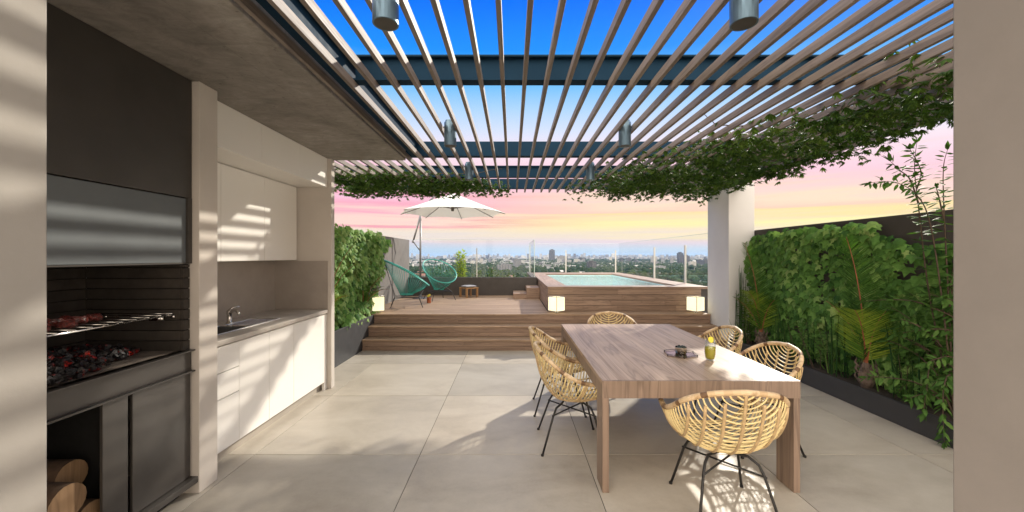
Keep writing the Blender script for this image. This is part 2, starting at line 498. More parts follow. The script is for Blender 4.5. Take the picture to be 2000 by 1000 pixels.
def npmesh(name, V, F, T, mats, parent=None, smooth=False, local=False):
    """V: n x 3, F: m x k (all same size), T: per-face tone"""
    off = np.zeros(3)
    if parent is not None and not local:
        p = parent
        while p is not None:
            off += np.array(p.location); p = p.parent
    me = bpy.data.meshes.new(name)
    V = np.asarray(V, dtype=np.float32) - off.astype(np.float32)
    F = np.asarray(F, dtype=np.int32)
    me.vertices.add(len(V)); me.vertices.foreach_set('co', V.ravel())
    k = F.shape[1]
    me.loops.add(F.size); me.loops.foreach_set('vertex_index', F.ravel())
    me.polygons.add(len(F)); me.polygons.foreach_set('loop_start', np.arange(0, F.size, k, dtype=np.int32))
    me.materials.append(mats)
    at = me.attributes.new('tone', 'FLOAT', 'FACE')
    at.data.foreach_set('value', np.asarray(T, dtype=np.float32))
    if smooth: me.polygons.foreach_set('use_smooth', np.ones(len(F), dtype=bool))
    me.update(calc_edges=True); me.validate()
    o = bpy.data.objects.new(name, me)
    COL.objects.link(o)
    if parent is not None: o.parent = parent
    return o

def tag(o, label, cat, group=None):
    o['label'] = label; o['category'] = cat
    if group: o['group'] = group
    return o
def thing(name, label, cat, loc=(0, 0, 0), group=None):
    o = bpy.data.objects.new(name, None)
    o.empty_display_size = .1
    COL.objects.link(o); o.location = loc
    return tag(o, label, cat, group)
def struct(o):
    o['kind'] = 'structure'; return o
def stuff(o):
    o['kind'] = 'stuff'; return o
def copy_tree(o, parent=None):
    c = o.copy(); COL.objects.link(c)
    if parent is not None: c.parent = parent
    for ch in list(o.children):
        copy_tree(ch, c)
    return c

# ================================================================== LARGE STRUCTURE
# ---- floor
TS = 1.314; TX0 = -.732; TY0 = 3.115
mb = MB()
g = .0028
for i in range(-3, 5):
    for j in range(-4, 4):
        x0 = TX0 + i * TS; y0 = TY0 + j * TS
        a, b_, c, d = max(x0 + g, -3.0), min(x0 + TS - g, 4.3), max(y0 + g, -1.4), min(y0 + TS - g, 7.3)
        if b_ - a > .02 and d - c > .02:
            mb.box(a, b_, c, d, -.02, 0)
fl = struct(mb.build('floor', M['tile'], bevel=.0012))
mb = MB(); mb.box(-3.1, 4.4, -1.5, 14.6, -.25, -.004)
struct(mb.build('terrace_slab', M['grout']))

# ---- deck
DZ = .526
YD0, YD1 = 7.098, 10.485
def boards(mb, x0, x1, y0, y1, z0, z1, pitch=.139, gap=.004, maxlen=2.6):
    y = y0
    row = 0
    while y < y1 - .02:
        ye = min(y + pitch - gap, y1)
        x = x0; first = True
        while x < x1 - .01:
            L = maxlen * (random.uniform(.3, 1) if first else 1); first = False
            xe = min(x + L, x1)
            if x1 - xe < .25: xe = x1
            mb.box(x, xe - (.002 if xe < x1 else 0), y, ye, z0, z1)
            x = xe
        y += pitch; row += 1
mb = MB()
boards(mb, -2.775, .675, YD0 - .014, 10.48, DZ - .025, DZ)
boards(mb, .675, 3.595, YD0 - .014, 7.47, DZ - .025, DZ)
struct(mb.build('deck', M['deck'], bevel=.002))
mb = MB(); mb.box(-2.778, 3.59, 7.13, 10.48, 0, DZ - .027)
struct(mb.build('deck_base', M['shade_black']))

# ---- stair
st = thing('wooden_stair', 'wide dark timber stair of three treads climbing from tiles to the deck', 'stairs', (.5, 6.8, 0))
steps = [(6.537, .183, 0.0), (6.816, .359, .183), (7.098, .526, .359)]
for i, (yy, zt, zb) in enumerate(steps):
    mb = MB()
    x0, x1 = -2.497, 3.597
    yn = steps[i + 1][0] if i < 2 else 7.128
    zr = zt - .027 if i < 2 else zt - .026
    zm = zb + (zr - zb) * .45
    n0 = 3
    for (za, zb_) in ((zb + .001, zm - .002), (zm + .002, zr - .002)):
        xs = [x0, x0 + random.uniform(1.2, 2.6), x0 + random.uniform(3.2, 4.8), x1]
        for a, b_ in zip(xs[:-1], xs[1:]):
            mb.box(a, b_ - .0015, yy, yy + .022, za, zb_)
    if i < 2:
        w = (yn - yy) / 2
        for q in range(2):
            xs = [x0, x0 + random.uniform(1.2, 2.6), x0 + random.uniform(3.2, 4.8), x1]
            for a, b_ in zip(xs[:-1], xs[1:]):
                mb.box(a, b_ - .0015, yy - .020 + q * (w + .007), yy - .020 + (q + 1) * (w + .007) - .004, zt - .025, zt, mi=2)
    mb.box(x0 + .01, x1 - .01, yy + .024, yn + .0, zb + .001, zr - .003, mi=1)
    mb.build('step', [M['wood_x'], M['shade_black'], M['deck']], st, bevel=.0015)

# ---- walls
def wallbox(name, label, cat, x0, x1, y0, y1, z0, z1, m, bevel=.004):
    mb = MB(); mb.box(x0, x1, y0, y1, z0, z1)
    o = mb.build(name, m, bevel=bevel)
    return tag(o, label, cat)
JL_Y = .886; JR_Y = .934
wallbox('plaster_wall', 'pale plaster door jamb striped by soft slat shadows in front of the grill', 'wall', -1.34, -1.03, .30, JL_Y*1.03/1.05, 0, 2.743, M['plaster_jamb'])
wallbox('plaster_wall', 'plain taupe plaster door jamb in shade that cuts off the planter', 'wall', 1.05, 1.38, .30, JR_Y, 0, 2.743, M['plaster_taupe_shaded'])
wallbox('pillar', 'slim plaster pillar between dark grill and white kitchen', 'pillar', -2.80, -2.08, 2.605, 2.768, 0, 2.743, M['plaster'])
wallbox('pillar', 'plaster pillar closing the near end of the dark grill', 'pillar', -2.80, -2.08, 1.05, 1.248, 0, 2.743, M['plaster'])
kw = thing('kitchen_wall', 'plaster wall behind and beyond the kitchen with grey stone splashback', 'wall', (-2.9, 3.7, 0))
mb = MB(); mb.box(-3.0, -2.832, 1.05, 4.755, 0, 2.743)
mb.box(-2.832, -2.155, 4.672, 4.755, 0, 2.743)
mb.build('wall_body', M['plaster'], kw, bevel=.003)
mb = MB(); mb.box(-2.8315, -2.820, 2.769, 4.671, .946, 1.522)
mb.box(-2.8195, -2.195, 4.660, 4.6715, .946, 1.522)
mb.build('splashback', M['splash'], kw)
# ceiling slab
ce = tag(MB().box(-3.05, -1.295, -.9, 4.775, 2.744, 2.97).build('concrete_ceiling', M['concrete'], bevel=.006), 'raw board marked concrete ceiling slab over grill and kitchen', 'ceiling')
# boundary walls
lw = thing('boundary_wall', 'grey rendered boundary wall behind the teal chairs and ivy', 'wall', (-2.9, 7.6, 0))
mb = MB()
xs = [4.756, 6.3, 7.9, 8.72, 10.60]
for a, b_ in zip(xs[:-1], xs[1:]):
    mb.box(-3.0, -2.78, a, b_ - .004, 0, 2.015)
mb.build('panel', M['greywall'], lw, bevel=.002)
mb.box(-2.99, -2.784, 4.76, 10.59, 0, 2.01)
tag(MB().box(4.05, 4.28, 1.0, 6.93, 0, 2.01).build('boundary_wall', M['darkwall'], bevel=.004), 'dark charcoal boundary wall carrying broad ivy beside the dining table', 'wall')
tag(MB().box(3.602, 4.03, 6.51, 7.21, 0, 2.797).build('column', M['column'], bevel=.004), 'square white plaster column under the pergola by the pool', 'column')
# parapet
pp = tag(MB().box(-2.78, .665, 10.486, 10.62, 0, 1.01).build('parapet', M['darkwall'], bevel=.004), 'low dark parapet behind the stool and teal chairs', 'parapet')
tag(MB().box(.53, .664, 10.621, 13.95, 0, 1.01).build('parapet', M['darkwall'], bevel=.004), 'low dark parapet turning back along the pool edge', 'parapet')

# planters
def planter(name, label, x0, x1, y0, y1, h, w=.03):
    p = thing(name, label, 'planter', ((x0 + x1) / 2, (y0 + y1) / 2, 0))
    mb = MB()
    mb.box(x0, x0 + w, y0, y1, 0, h); mb.box(x1 - w, x1, y0, y1, 0, h)
    mb.box(x0 + w, x1 - w, y0, y0 + w, 0, h); mb.box(x0 + w, x1 - w, y1 - w, y1, 0, h)
    mb.build('trough', M['planter'], p, bevel=.003)
    # rough soil surface
    mb = MB()
    nx, ny = 6, max(8, int((y1 - y0) / .09))
    vs = []
    for j in range(ny + 1):
        for i in range(nx + 1):
            x = x0 + w + (x1 - x0 - 2 * w) * i / nx; y = y0 + w + (y1 - y0 - 2 * w) * j / ny
            vs.append((x, y, h - .035 + .03 * mnoise.noise(Vector((x * 9, y * 9, 0)))))
    fs = [(j * (nx + 1) + i, j * (nx + 1) + i + 1, (j + 1) * (nx + 1) + i + 1, (j + 1) * (nx + 1) + i) for j in range(ny) for i in range(nx)]
    mb.add(vs, fs); mb.build('soil', M['soil'], p, smooth=True)
    return p
planter('planter', 'tall black planter trough below the sunlit ivy beside the stair', -2.777, -2.50, 4.76, 7.09, .515)
planter('planter', 'low black planter trough along the dark wall by the dining table', 3.61, 4.047, 1.2, 6.50, .212)
planter('planter', 'planter trough of shrubs outside the glass balustrade', -2.7, .45, 10.66, 11.15, .80)

# ---- pergola
pg = thing('pergola', 'timber slat pergola on anthracite steel beams above the terrace', 'pergola', (1.2, 3.6, 2.74))
def ibeam_x(mb, x0, x1, yc, w, z0, z1, tf=.012, tw=.008, chan=False):
    mb.box(x0, x1, yc - w / 2, yc + w / 2, z0, z0 + tf, .5)
    mb.box(x0, x1, yc - w / 2, yc + w / 2, z1 - tf, z1, .5)
    yw = yc - w / 2 + tw / 2 if chan else yc
    mb.box(x0, x1, yw - tw / 2, yw + tw / 2, z0 + tf, z1 - tf, .5)
BZ0, BZ1 = 2.80, 2.975
for (yc, w, ch, xa) in ((.45, .09, False, -1.10), (2.757, .09, False, -1.10), (4.82, .10, True, -2.95), (6.085, .09, False, -2.95), (7.12, .09, True, -2.95)):
    mb = MB(); ibeam_x(mb, xa, 3.61, yc, w, BZ0, BZ1, chan=ch)
    mb.build('cross_beam', M['beam'], pg)
def ibeam_y(mb, y0, y1, xc, w, z0, z1, tf=.012, tw=.01):
    mb.box(xc - w / 2, xc + w / 2, y0, y1, z0, z0 + tf, .5)
    mb.box(xc - w / 2, xc + w / 2, y0, y1, z1 - tf, z1, .5)
    mb.box(xc - tw / 2, xc + tw / 2, y0, y1, z0 + tf, z1 - tf, .5)
mb = MB(); ibeam_y(mb, .2, 4.768, -1.165, .12, BZ0 + .001, BZ1 + .001); mb.build('girder', M['beam'], pg)
mb = MB(); ibeam_y(mb, .2, 7.168, 3.70, .16, BZ0 - .002, BZ1 + .001); mb.build('girder', M['beam'], pg)
for k in range(-18, 25):
    xc = .086 + .149 * k
    y0 = .1 if xc > -1.29 else 4.79
    w = .013
    mb = MB()
    yy = y0
    mb.box(xc - w, xc + w, y0, 7.19 + random.uniform(-.006, .006), 2.744 + random.uniform(0, .002), 2.7985)
    mb.build('slat', M['slat'], pg, bevel=.0015)

# ---- spot lights hanging between the slats
sp0 = thing('spot_light', 'tubular metal ceiling spot', 'ceiling lamp', (0, 0, 0), 'tubular spots on the pergola')
mb = MB(); mb.lathe([(.049, .012), (.049, .0), (.056, .0), (.056, .215), (.045, .222), (.045, .235)], n=28)
mb.build('tube', M['spotmetal'], sp0, local=True, smooth=False)
mb = MB(); mb.lathe([(0.0, .05), (.0485, .05), (.0485, .0), (.047, .0)], n=28)
mb.build('reflector', M['steel_dark'], sp0, local=True)
mb = MB(); mb.box(-.064, .064, -.006, .006, .170, .180); mb.build('bracket', M['beam'], sp0, local=True)
spl = ['shiny tubular spot nearest the camera, above the kitchen side', 'shiny tubular spot nearest the camera, above the dining table', 'tubular spot in front of the second cross beam, kitchen side',
       'tubular spot in front of the second cross beam, planter side', 'small tubular spot wrapped by the vine over the teal chairs', 'small tubular spot at the tip of the thick vine toward the pool']
for i, (x, y) in enumerate([(-.555, 1.72), (1.018, 1.72), (-.572, 3.63), (1.045, 3.63), (-.575, 5.25), (1.05, 5.25)]):
    o = sp0 if i == 0 else copy_tree(sp0)
    o.location = (x, y, 2.598); o['label'] = spl[i]

# ================================================================== KITCHEN
kb = thing('base_cabinet', 'white handleless base cabinet with grey stone worktop and sink', 'cabinet', (-2.5, 3.7, 0))
mb = MB(); mb.box(-2.815, -2.225, 2.772, 4.655, .10, .903); mb.build('carcass', M['carcass'], kb)
mb = MB(); mb.box(-2.80, -2.26, 2.775, 4.65, 0, .099); mb.build('plinth', M['kick'], kb)
mb = MB(); mb.box(-2.818, -2.185, 2.770, 4.6585, .906, .945); 
mb.build('worktop', M['stone'], kb, bevel=.002)
for y0, y1 in ((3.163, 3.555), (3.555, 3.955), (3.955, 4.598)):
    MB().box(-2.222, -2.203, y0 + .0018, y1 - .0018, .098, .893).build('door', M['lacquer'], kb, bevel=.0015)
for z0, z1 in ((.098, .491), (.497, .690), (.696, .893)):
    MB().box(-2.222, -2.203, 2.775, 3.1612, z0, z1).build('drawer_front', M['lacquer'], kb, bevel=.0015)
MB().box(-2.235, -2.206, 4.602, 4.657, .0, .893).build('filler_strip', M['lacquer'], kb)
ku = thing('wall_cabinet', 'white wall cabinet of plain doors above the sink', 'cabinet', (-2.7, 3.7, 1.53))
MB().box(-2.815, -2.583, 2.772, 4.655, 1.537, 2.398).build('carcass', M['carcass'], ku)
for y0, y1 in ((2.775, 3.445), (3.445, 4.055), (4.055, 4.657)):
    MB().box(-2.581, -2.56, y0 + .0015, y1 - .0015, 1.533, 2.394).build('door', M['lacquer'], ku, bevel=.0015)
kt = thing('top_cabinet', 'white flap cabinet boxed in under the concrete ceiling', 'cabinet', (-2.5, 3.7, 2.4))
MB().box(-2.815, -2.223, 2.772, 4.655, 2.401, 2.742).build('carcass', M['lacquer'], kt)
for y0, y1 in ((2.775, 3.442), (3.442, 4.065), (4.065, 4.667)):
    MB().box(-2.221, -2.20, y0 + .0015, y1 - .0015, 2.4, 2.741).build('flap_door', M['lacquer'], kt, bevel=.0015)
# sink and tap
sk = thing('sink', 'stainless steel sink with ribbed drainer set in the grey worktop', 'sink', (-2.48, 3.5, .945))
mb = MB()
mb.box(-2.63, -2.345, 3.02, 3.06, .9455, .953); mb.box(-2.63, -2.345, 3.50, 3.56, .9455, .953)
mb.box(-2.63, -2.61, 3.06, 3.50, .9455, .953); mb.box(-2.365, -2.345, 3.06, 3.50, .9455, .953)
mb.box(-2.63, -2.605, 3.56, 3.97, .9455, .953); mb.box(-2.37, -2.345, 3.56, 3.97, .9455, .953); mb.box(-2.605, -2.37, 3.945, 3.97, .9455, .953)
mb.build('rim', M['chrome'], sk, bevel=.002)
mb = MB(); mb.box(-2.605, -2.37, 3.56, 3.945, .9452, .9475)
for i in range(9):
    x = -2.59 + i * .025
    mb.box(x, x + .008, 3.58, 3.93, .9476, .951)
mb.build('drainer', M['sinksteel'], sk)
mb = MB(); mb.box(-2.61, -2.365, 3.06, 3.5, .9451, .9465); mb.build('basin', M['shade_black'], sk)  # flat near-black sheet, the hollow's shade put into its colour
tp = thing('tap', 'small chrome lever tap behind the sink', 'tap', (-2.655, 3.68, .945))
mb = MB(); mb.lathe([(.030, 0), (.030, .008), (.021, .012), (.020, .085), (.023, .09), (.023, .12), (.012, .13)], (-2.655, 3.68, .946), 20); mb.build('tap_body', M['chrome'], tp, smooth=True)
mb = MB(); mb.tube([(-2.655, 3.68, 1.03), (-2.62, 3.66, 1.062), (-2.565, 3.635, 1.073), (-2.53, 3.62, 1.058), (-2.522, 3.616, 1.035)], [.013, .013, .012, .012, .013], 10); mb.build('spout', M['chrome'], tp, smooth=True)
mb = MB(); mb.tube([(-2.655, 3.68, 1.07), (-2.64, 3.70, 1.09), (-2.60, 3.735, 1.10)], [.012, .009, .007], 8); mb.build('lever', M['chrome'], tp, smooth=True)

# ================================================================== GRILL
GX = -2.125
gr = thing('barbecue_grill', 'built-in charcoal grill of dark steel with brick firebox', 'grill', (-2.45, 2.0, 0))
GY0, GY1 = 1.25, 2.602
mb = MB(); mb.box(-2.80, GX, GY0, GY1 - .002, 1.962, 2.742); mb.build('hood', M['steel_dark'], gr, bevel=.003)
mb = MB(); mb.box(GX - .035, GX - .012, GY0, GY1 - .035, 1.537, 1.956); mb.build('lift_door', M['steel_panel'], gr, bevel=.003)
mb = MB(); mb.box(GX - .04, GX + .002, GY1 - .034, GY1 - .003, 1.53, 1.9615); mb.build('door_rail', M['steel_dark'], gr)
mb = MB(); mb.box(GX - .045, GX - .008, GY0, GY1 - .034, 1.528, 1.536); mb.build('door_lip', M['steel_dark'], gr)
# firebox
mb = MB(); mb.box(-2.83, -2.795, GY0, GY1 - .03, .93, 1.96, mi=1); mb.box(-2.795, -2.145, 2.572, 2.598, .96, 1.527, mi=1)
z = .962
r_ = 0
while z < 1.525:
    z1 = min(z + .068, 1.527)
    mb.box(-2.794, -2.775, GY0, 2.571, z, z1 - .005)
    mb.box(-2.775, -2.16, 2.548, 2.5715, z, z1 - .005)
    mb.box(-2.1595, -2.137, 2.55, 2.598, z + .0005, z1 - .0055)
    z = z1; r_ += 1
mb.build('firebox', [M['brick'], M['mortar']], gr, bevel=.002)
mb = MB(); mb.box(-2.79, -2.15, GY0, 2.56, .90, .925, mi=1)
for iy in range(8):
    for ix in range(3):
        y1 = 2.57 - iy * .142; x0 = -2.132 - ix * .222
        if y1 - .139 < GY0: continue
        mb.box(x0 - .219, x0, y1 - .139, y1, .926, .961)
mb.build('hearth', [M['hearthbrick'], M['mortar']], gr, bevel=.003)
mb = MB()
mb.box(GX - .012, GX - .002, GY0, GY1 - .004, .826, .952); mb.box(GX - .05, GX + .022, GY0, GY1 + .0, .953, .961); mb.box(GX - .05, GX + .022, GY0, GY1, .815, .825)
mb.build('front_channel', M['steel_dark'], gr)
mb = MB()
mb.box(GX - .02, GX - .004, 2.037, 2.172, .125, .813)
mb.build('post_panel', M['steel_dark'], gr, bevel=.002)
mb = MB(); mb.box(-2.79, GX - .021, 2.15, 2.17, .125, .799); mb.build('niche_side', M['shade_black'], gr)
mb = MB(); mb.box(GX - .02, GX - .002, 2.196, GY1 - .012, .122, .812); mb.build('cupboard_door', M['steel_dark'], gr, bevel=.002)
mb = MB(); mb.box(-2.80, -2.79, GY0, GY1, .12, .81); mb.box(-2.79, GX - .05, GY0, GY1 - .005, .80, .812); mb.build('niche_back', M['shade_black'], gr)
mb = MB(); mb.box(-2.80, GX + .04, GY0, GY1 + .0015, .078, .118); mb.build('base_ledge', M['steel_dark'], gr, bevel=.002)
mb = MB(); mb.box(-2.78, GX - .06, GY0, GY1 - .03, 0, .077); mb.build('plinth', M['shade_black'], gr)
# grate
mb = MB()
gz = 1.20
for x in (-2.20, -2.66): mb.tube([(x, GY0 + .01, gz), (x, 2.545, gz)], .006, 8)
for i in range(int((2.54 - GY0) / .08)):
    y = 2.52 - i * .08
    mb.tube([(-2.69, y, gz + .009), (-2.185, y, gz + .009)], .0032, 6)
mb.box(-2.30, -2.215, 2.48, 2.50, gz - .03, gz - .005); 
for x in (-2.2, -2.64): mb.box(x - .012, x + .012, 2.535, 2.5475, gz - .022, gz - .004)
gt = mb.build('cooking_grate', M['chrome'], gr, smooth=True)
# meat
def meat_mat():
    m, t, b = mat('grilled_meat')
    n = t.noise(objco(t), 75, 6, .75, .6)
    c = t.ramp(n, [(.36, (.012, .006, .005)), (.5, (.10, .014, .008)), (.62, (.24, .026, .014)), (.74, (.36, .09, .05))])
    t.l.new(c, b.inputs['Base Color']); b.inputs['Roughness'].default_value = .3
    bump(t, b, n, .9, .02)
    return m
M['meat'] = meat_mat()
def sausage(label, pts, r):
    mb = MB()
    P_ = []; rs = []
    n = 14
    for i in range(n + 1):
        u = i / n
        a = Vector(pts[0]).lerp(Vector(pts[1]), u); b_ = Vector(pts[1]).lerp(Vector(pts[2]), u)
        P_.append(a.lerp(b_, u)); rs.append(r * max(.18, (1 - (2 * u - 1) ** 6) ** .5) * (1 + .14 * mnoise.noise(Vector((u * 6, r * 100, pts[0][1] * 9)))))
    mb.tube(P_, rs, 12)
    return tag(mb.build('sausage', M['meat'], smooth=True), label, 'sausage', 'sausages on the grate')
zz = gz + .014
for (x, y, a, r, ln_, lab) in ((-2.37, 2.225, 80, .020, .075, 'charred red piece of meat furthest along the grate'), (-2.36, 2.135, 70, .021, .075, 'charred red piece of meat second along the grate'),
                        (-2.26, 1.99, 95, .023, .085, 'thick charred piece of meat at the front rail of grate'), (-2.46, 2.16, 100, .020, .07, 'dark piece of meat behind the furthest ones on the grate'),
                        (-2.27, 1.88, 85, .022, .08, 'piece of meat at the front rail, second from the end'), (-2.36, 2.03, 60, .021, .075, 'piece of meat in the middle of the second row'),
                        (-2.28, 1.77, 85, .022, .08, 'piece of meat at the front rail beside the door jamb'), (-2.44, 2.04, 75, .020, .075, 'dark piece of meat in the back row of the grate')):
    ca, sa = math.cos(R(a)), math.sin(R(a))
    mb = MB(); n = 14; P_ = []; rs = []
    for q in range(n + 1):
        u = q / n
        P_.append((x + (u - .5) * ln_ * ca, y + (u - .5) * ln_ * sa, zz + r * .85 + .004 * math.sin(u * 5)))
        rs.append(r * max(.2, (1 - (2 * u - 1) ** 4) ** .5) * (1 + .35 * mnoise.noise(Vector((u * 5, x * 40, y * 9)))))
    mb.tube(P_, rs, 12)
    tag(mb.build('meat', M['meat'], smooth=True), lab, 'meat', 'meat pieces on the grate')
# embers
def ember_mat():
    m, t, b = mat('glowing_charcoal')
    co = objco(t)
    n = t.noise(co, 24, 5, .6, .4)
    n2 = t.noise(co, 60, 4, .7)
    c = t.ramp(n2, [(.35, (.004, .0035, .0035)), (.62, (.014, .011, .011)), (.74, (.11, .095, .09))])
    t.l.new(c, b.inputs['Base Color']); b.inputs['Roughness'].default_value = .5
    e = t.math('MULTIPLY', t.maprange(n, .56, .70, 0, 1, True), t.maprange(n2, .42, .6, .1, 1))
    t.l.new(t.ramp(e, [(0, (.30, .004, .002)), (.6, (.70, .02, .008)), (1, (.95, .08, .03))]), b.inputs['Emission Color'])
    t.l.new(t.math('MULTIPLY', e, .3), b.inputs['Emission Strength'])
    bump(t, b, n2, .5, .01)
    return m
M['ember'] = ember_mat()
mb = MB()
for i in range(2200):
    y = random.uniform(1.45, 2.46); x = random.uniform(-2.74, -2.17) - max(0, (y - 1.95)) * .30
    e = max(0, 1 - ((x + 2.46 + max(0, (y - 1.95)) * .15) / .30) ** 2) * max(0, 1 - (max(0, y - 1.85) / .66) ** 2)
    if e < .03: continue
    zc = .962 + .012 + random.random() ** .7 * .10 * e ** .6
    s_ = random.uniform(.008, .019)
    vs = []
    rot = Matrix.Rotation(random.uniform(0, 6.28), 3, Vector((random.uniform(-1, 1), random.uniform(-1, 1), random.uniform(-1, 1) + .01)).normalized())
    for (a, b_, c_) in [(-1, -1, -1), (1, -1, -1), (-1, 1, -1), (1, 1, -1), (-1, -1, 1), (1, -1, 1), (-1, 1, 1), (1, 1, 1)]:
        q = rot @ Vector((a * random.uniform(.5, 1), b_ * random.uniform(.5, 1), c_ * random.uniform(.4, .9)))
        vs.append((x + q.x * s_, y + q.y * s_, max(.963, zc + q.z * s_)))
    mb.add(vs, [(0, 2, 3, 1), (4, 5, 7, 6), (0, 1, 5, 4), (2, 6, 7, 3), (0, 4, 6, 2), (1, 3, 7, 5)])
o = mb.build('ember_bed', M['ember'])
stuff(tag(o, 'heap of glowing red charcoal embers on the brick hearth', 'charcoal'))
# firewood
logs = [(1.93, .365, -2.19, .088, 'round cut log with pale end face on top of the firewood', 0), (2.045, .43, -2.30, .080, 'darker log lying deeper in the firewood niche', .3), (2.06, .205, -2.21, .085, 'log at the bottom of the niche next to the steel post', .6),
        (1.86, .205, -2.20, .086, 'bottom log of firewood under the round cut one', .8), (1.72, .30, -2.22, .088, 'log tucked behind the plaster wall in the firewood niche', .2)]
for (y, z, xe, r, lab, tn) in logs:
    lg = thing('firewood_log', lab, 'log', (xe, y, z), 'firewood logs in the grill niche')
    mb = MB(); n = 18
    prof = [1 + .05 * mnoise.noise(Vector((math.cos(2 * PI * j / n) * 2, math.sin(2 * PI * j / n) * 2, y * 30))) for j in range(n)]
    vs = []
    for x in (xe, -2.74):
        for j in range(n):
            vs.append((x, y + r * prof[j] * math.cos(2 * PI * j / n), z + r * prof[j] * math.sin(2 * PI * j / n)))
    mb.add(vs, [(j, (j + 1) % n, n + (j + 1) % n, n + j) for j in range(n)] + [tuple(n + j for j in range(n))])
    mb.build('bark', M['logbark'], lg, smooth=True)
    mb = MB(); vs = [(xe + .001, y + r * .985 * prof[j] * math.cos(2 * PI * j / n), z + r * .985 * prof[j] * math.sin(2 * PI * j / n)) for j in range(n)]
    mb.add(vs, [tuple(range(n))], tn); mb.build('cut_end', M['logend'], lg)

# ================================================================== POOL
po = thing('swimming_pool', 'raised plunge pool clad in dark timber boards on the deck', 'pool', (2.2, 10.6, DZ))
PX0, PX1, PY0, PY1 = .69, 3.78, 7.493, 13.95
IX0, IX1, IY0, IY1 = 1.085, 3.32, 7.84, 13.0
PT = .992
mb = MB()
nb = 4; hh = (PT - .045 - DZ) / nb
for i in range(nb):
    z0 = DZ + .002 + i * hh; z1 = z0 + hh - .005
    xs = [PX0 + .021, PX0 + random.uniform(.9, 1.8), PX0 + random.uniform(2.0, 2.7), PX1 - .16]
    for a, b_ in zip(xs[:-1], xs[1:]):
        mb.box(a, b_ - .0015, PY0, PY0 + .02, z0, z1)
mb.build('front_cladding', M['wood_x'], po, bevel=.0015)
mb = MB()
for i in range(nb):
    z0 = DZ + .002 + i * hh; z1 = z0 + hh - .005
    mb.box(PX0, PX0 + .02, PY0, 8.9, z0, z1); mb.box(PX0, PX0 + .02, 8.902, 10.49, z0, z1)
mb.build('side_cladding', M['wood_y'], po, bevel=.0015)
mb = MB(); mb.box(PX0 + .022, IX0 - .02, PY0 + .022, PY1, .3, PT - .046); mb.box(IX1 + .02, PX1, PY0 + .022, PY1, .3, PT - .046)
mb.box(IX0 - .02, IX1 + .02, PY0 + .022, IY0 - .02, .3, PT - .046); mb.box(IX0 - .02, IX1 + .02, IY1 + .02, PY1, .3, PT - .046)
mb.build('pool_shell', M['darkwall'], po)
mb = MB()
mb.box(PX0 - .006, 2.3, PY0 - .008, IY0 - .13, PT - .044, PT); mb.box(2.302, PX1, PY0 - .008, IY0 - .13, PT - .044, PT)
mb.box(PX0 - .006, 1.9, IY0 - .127, IY0, PT - .044, PT); mb.box(1.902, PX1, IY0 - .127, IY0, PT - .044, PT)
mb.build('end_coping', M['wood_x'], po, bevel=.002)
mb = MB()
mb.box(PX0 - .006, PX1, IY1, IY1 + .4, PT - .044, PT); mb.box(PX0 - .006, PX1, IY1 + .404, PY1, PT - .044, PT)
mb.build('end_coping', M['wood_x'], po, bevel=.002)
for a0, w, ym in ((PX0 - .006, (IX0 - PX0 + .006) / 3, 10.3), (IX1, (PX1 - IX1) / 3, 10.9)):
    mb = MB()
    for i in range(3):
        a = a0 + i * w
        mb.box(a, a + w - .003, IY0 + .002, ym, PT - .044, PT); mb.box(a, a + w - .003, ym + .002, IY1 - .002, PT - .044, PT)
    mb.build('side_coping', M['wood_y'], po, bevel=.002)
mb = MB()
mb.add([(IX0, IY0, .1), (IX1, IY0, .1), (IX1, IY1, .1), (IX0, IY1, .1), (IX0, IY0, PT - .046), (IX1, IY0, PT - .046), (IX1, IY1, PT - .046), (IX0, IY1, PT - .046)],
       [(0, 1, 2, 3), (0, 4, 5, 1), (1, 5, 6, 2), (2, 6, 7, 3), (3, 7, 4, 0)])
mb.build('basin', M['pooltile'], po)
mb = MB()
nx, ny = 60, 130
vs = []
for j in range(ny + 1):
    for i in range(nx + 1):
        x = IX0 + .001 + (IX1 - IX0 - .002) * i / nx; y = IY0 + .001 + (IY1 - IY0 - .002) * j / ny
        vs.append((x, y, .936 + .004 * mnoise.noise(Vector((x * 4.5, y * 4.5, 2.2))) + .002 * mnoise.noise(Vector((x * 11, y * 11, 5)))))
mb.add(vs, [(j * (nx + 1) + i, j * (nx + 1) + i + 1, (j + 1) * (nx + 1) + i + 1, (j + 1) * (nx + 1) + i) for j in range(ny) for i in range(nx)])
mb.build('water', M['water'], po, smooth=True)
# pool step boxes
ps = thing('pool_steps', 'pair of timber box steps leading up to the pool edge', 'steps', (.35, 10.05, DZ))
MB().box(.03, .362, 9.645, 10.482, DZ + .001, .655).build('lower_box', M['wood_x'], ps, bevel=.003)
MB().box(.364, .683, 9.645, 10.482, DZ + .001, .80).build('upper_box', M['wood_x'], ps, bevel=.003)

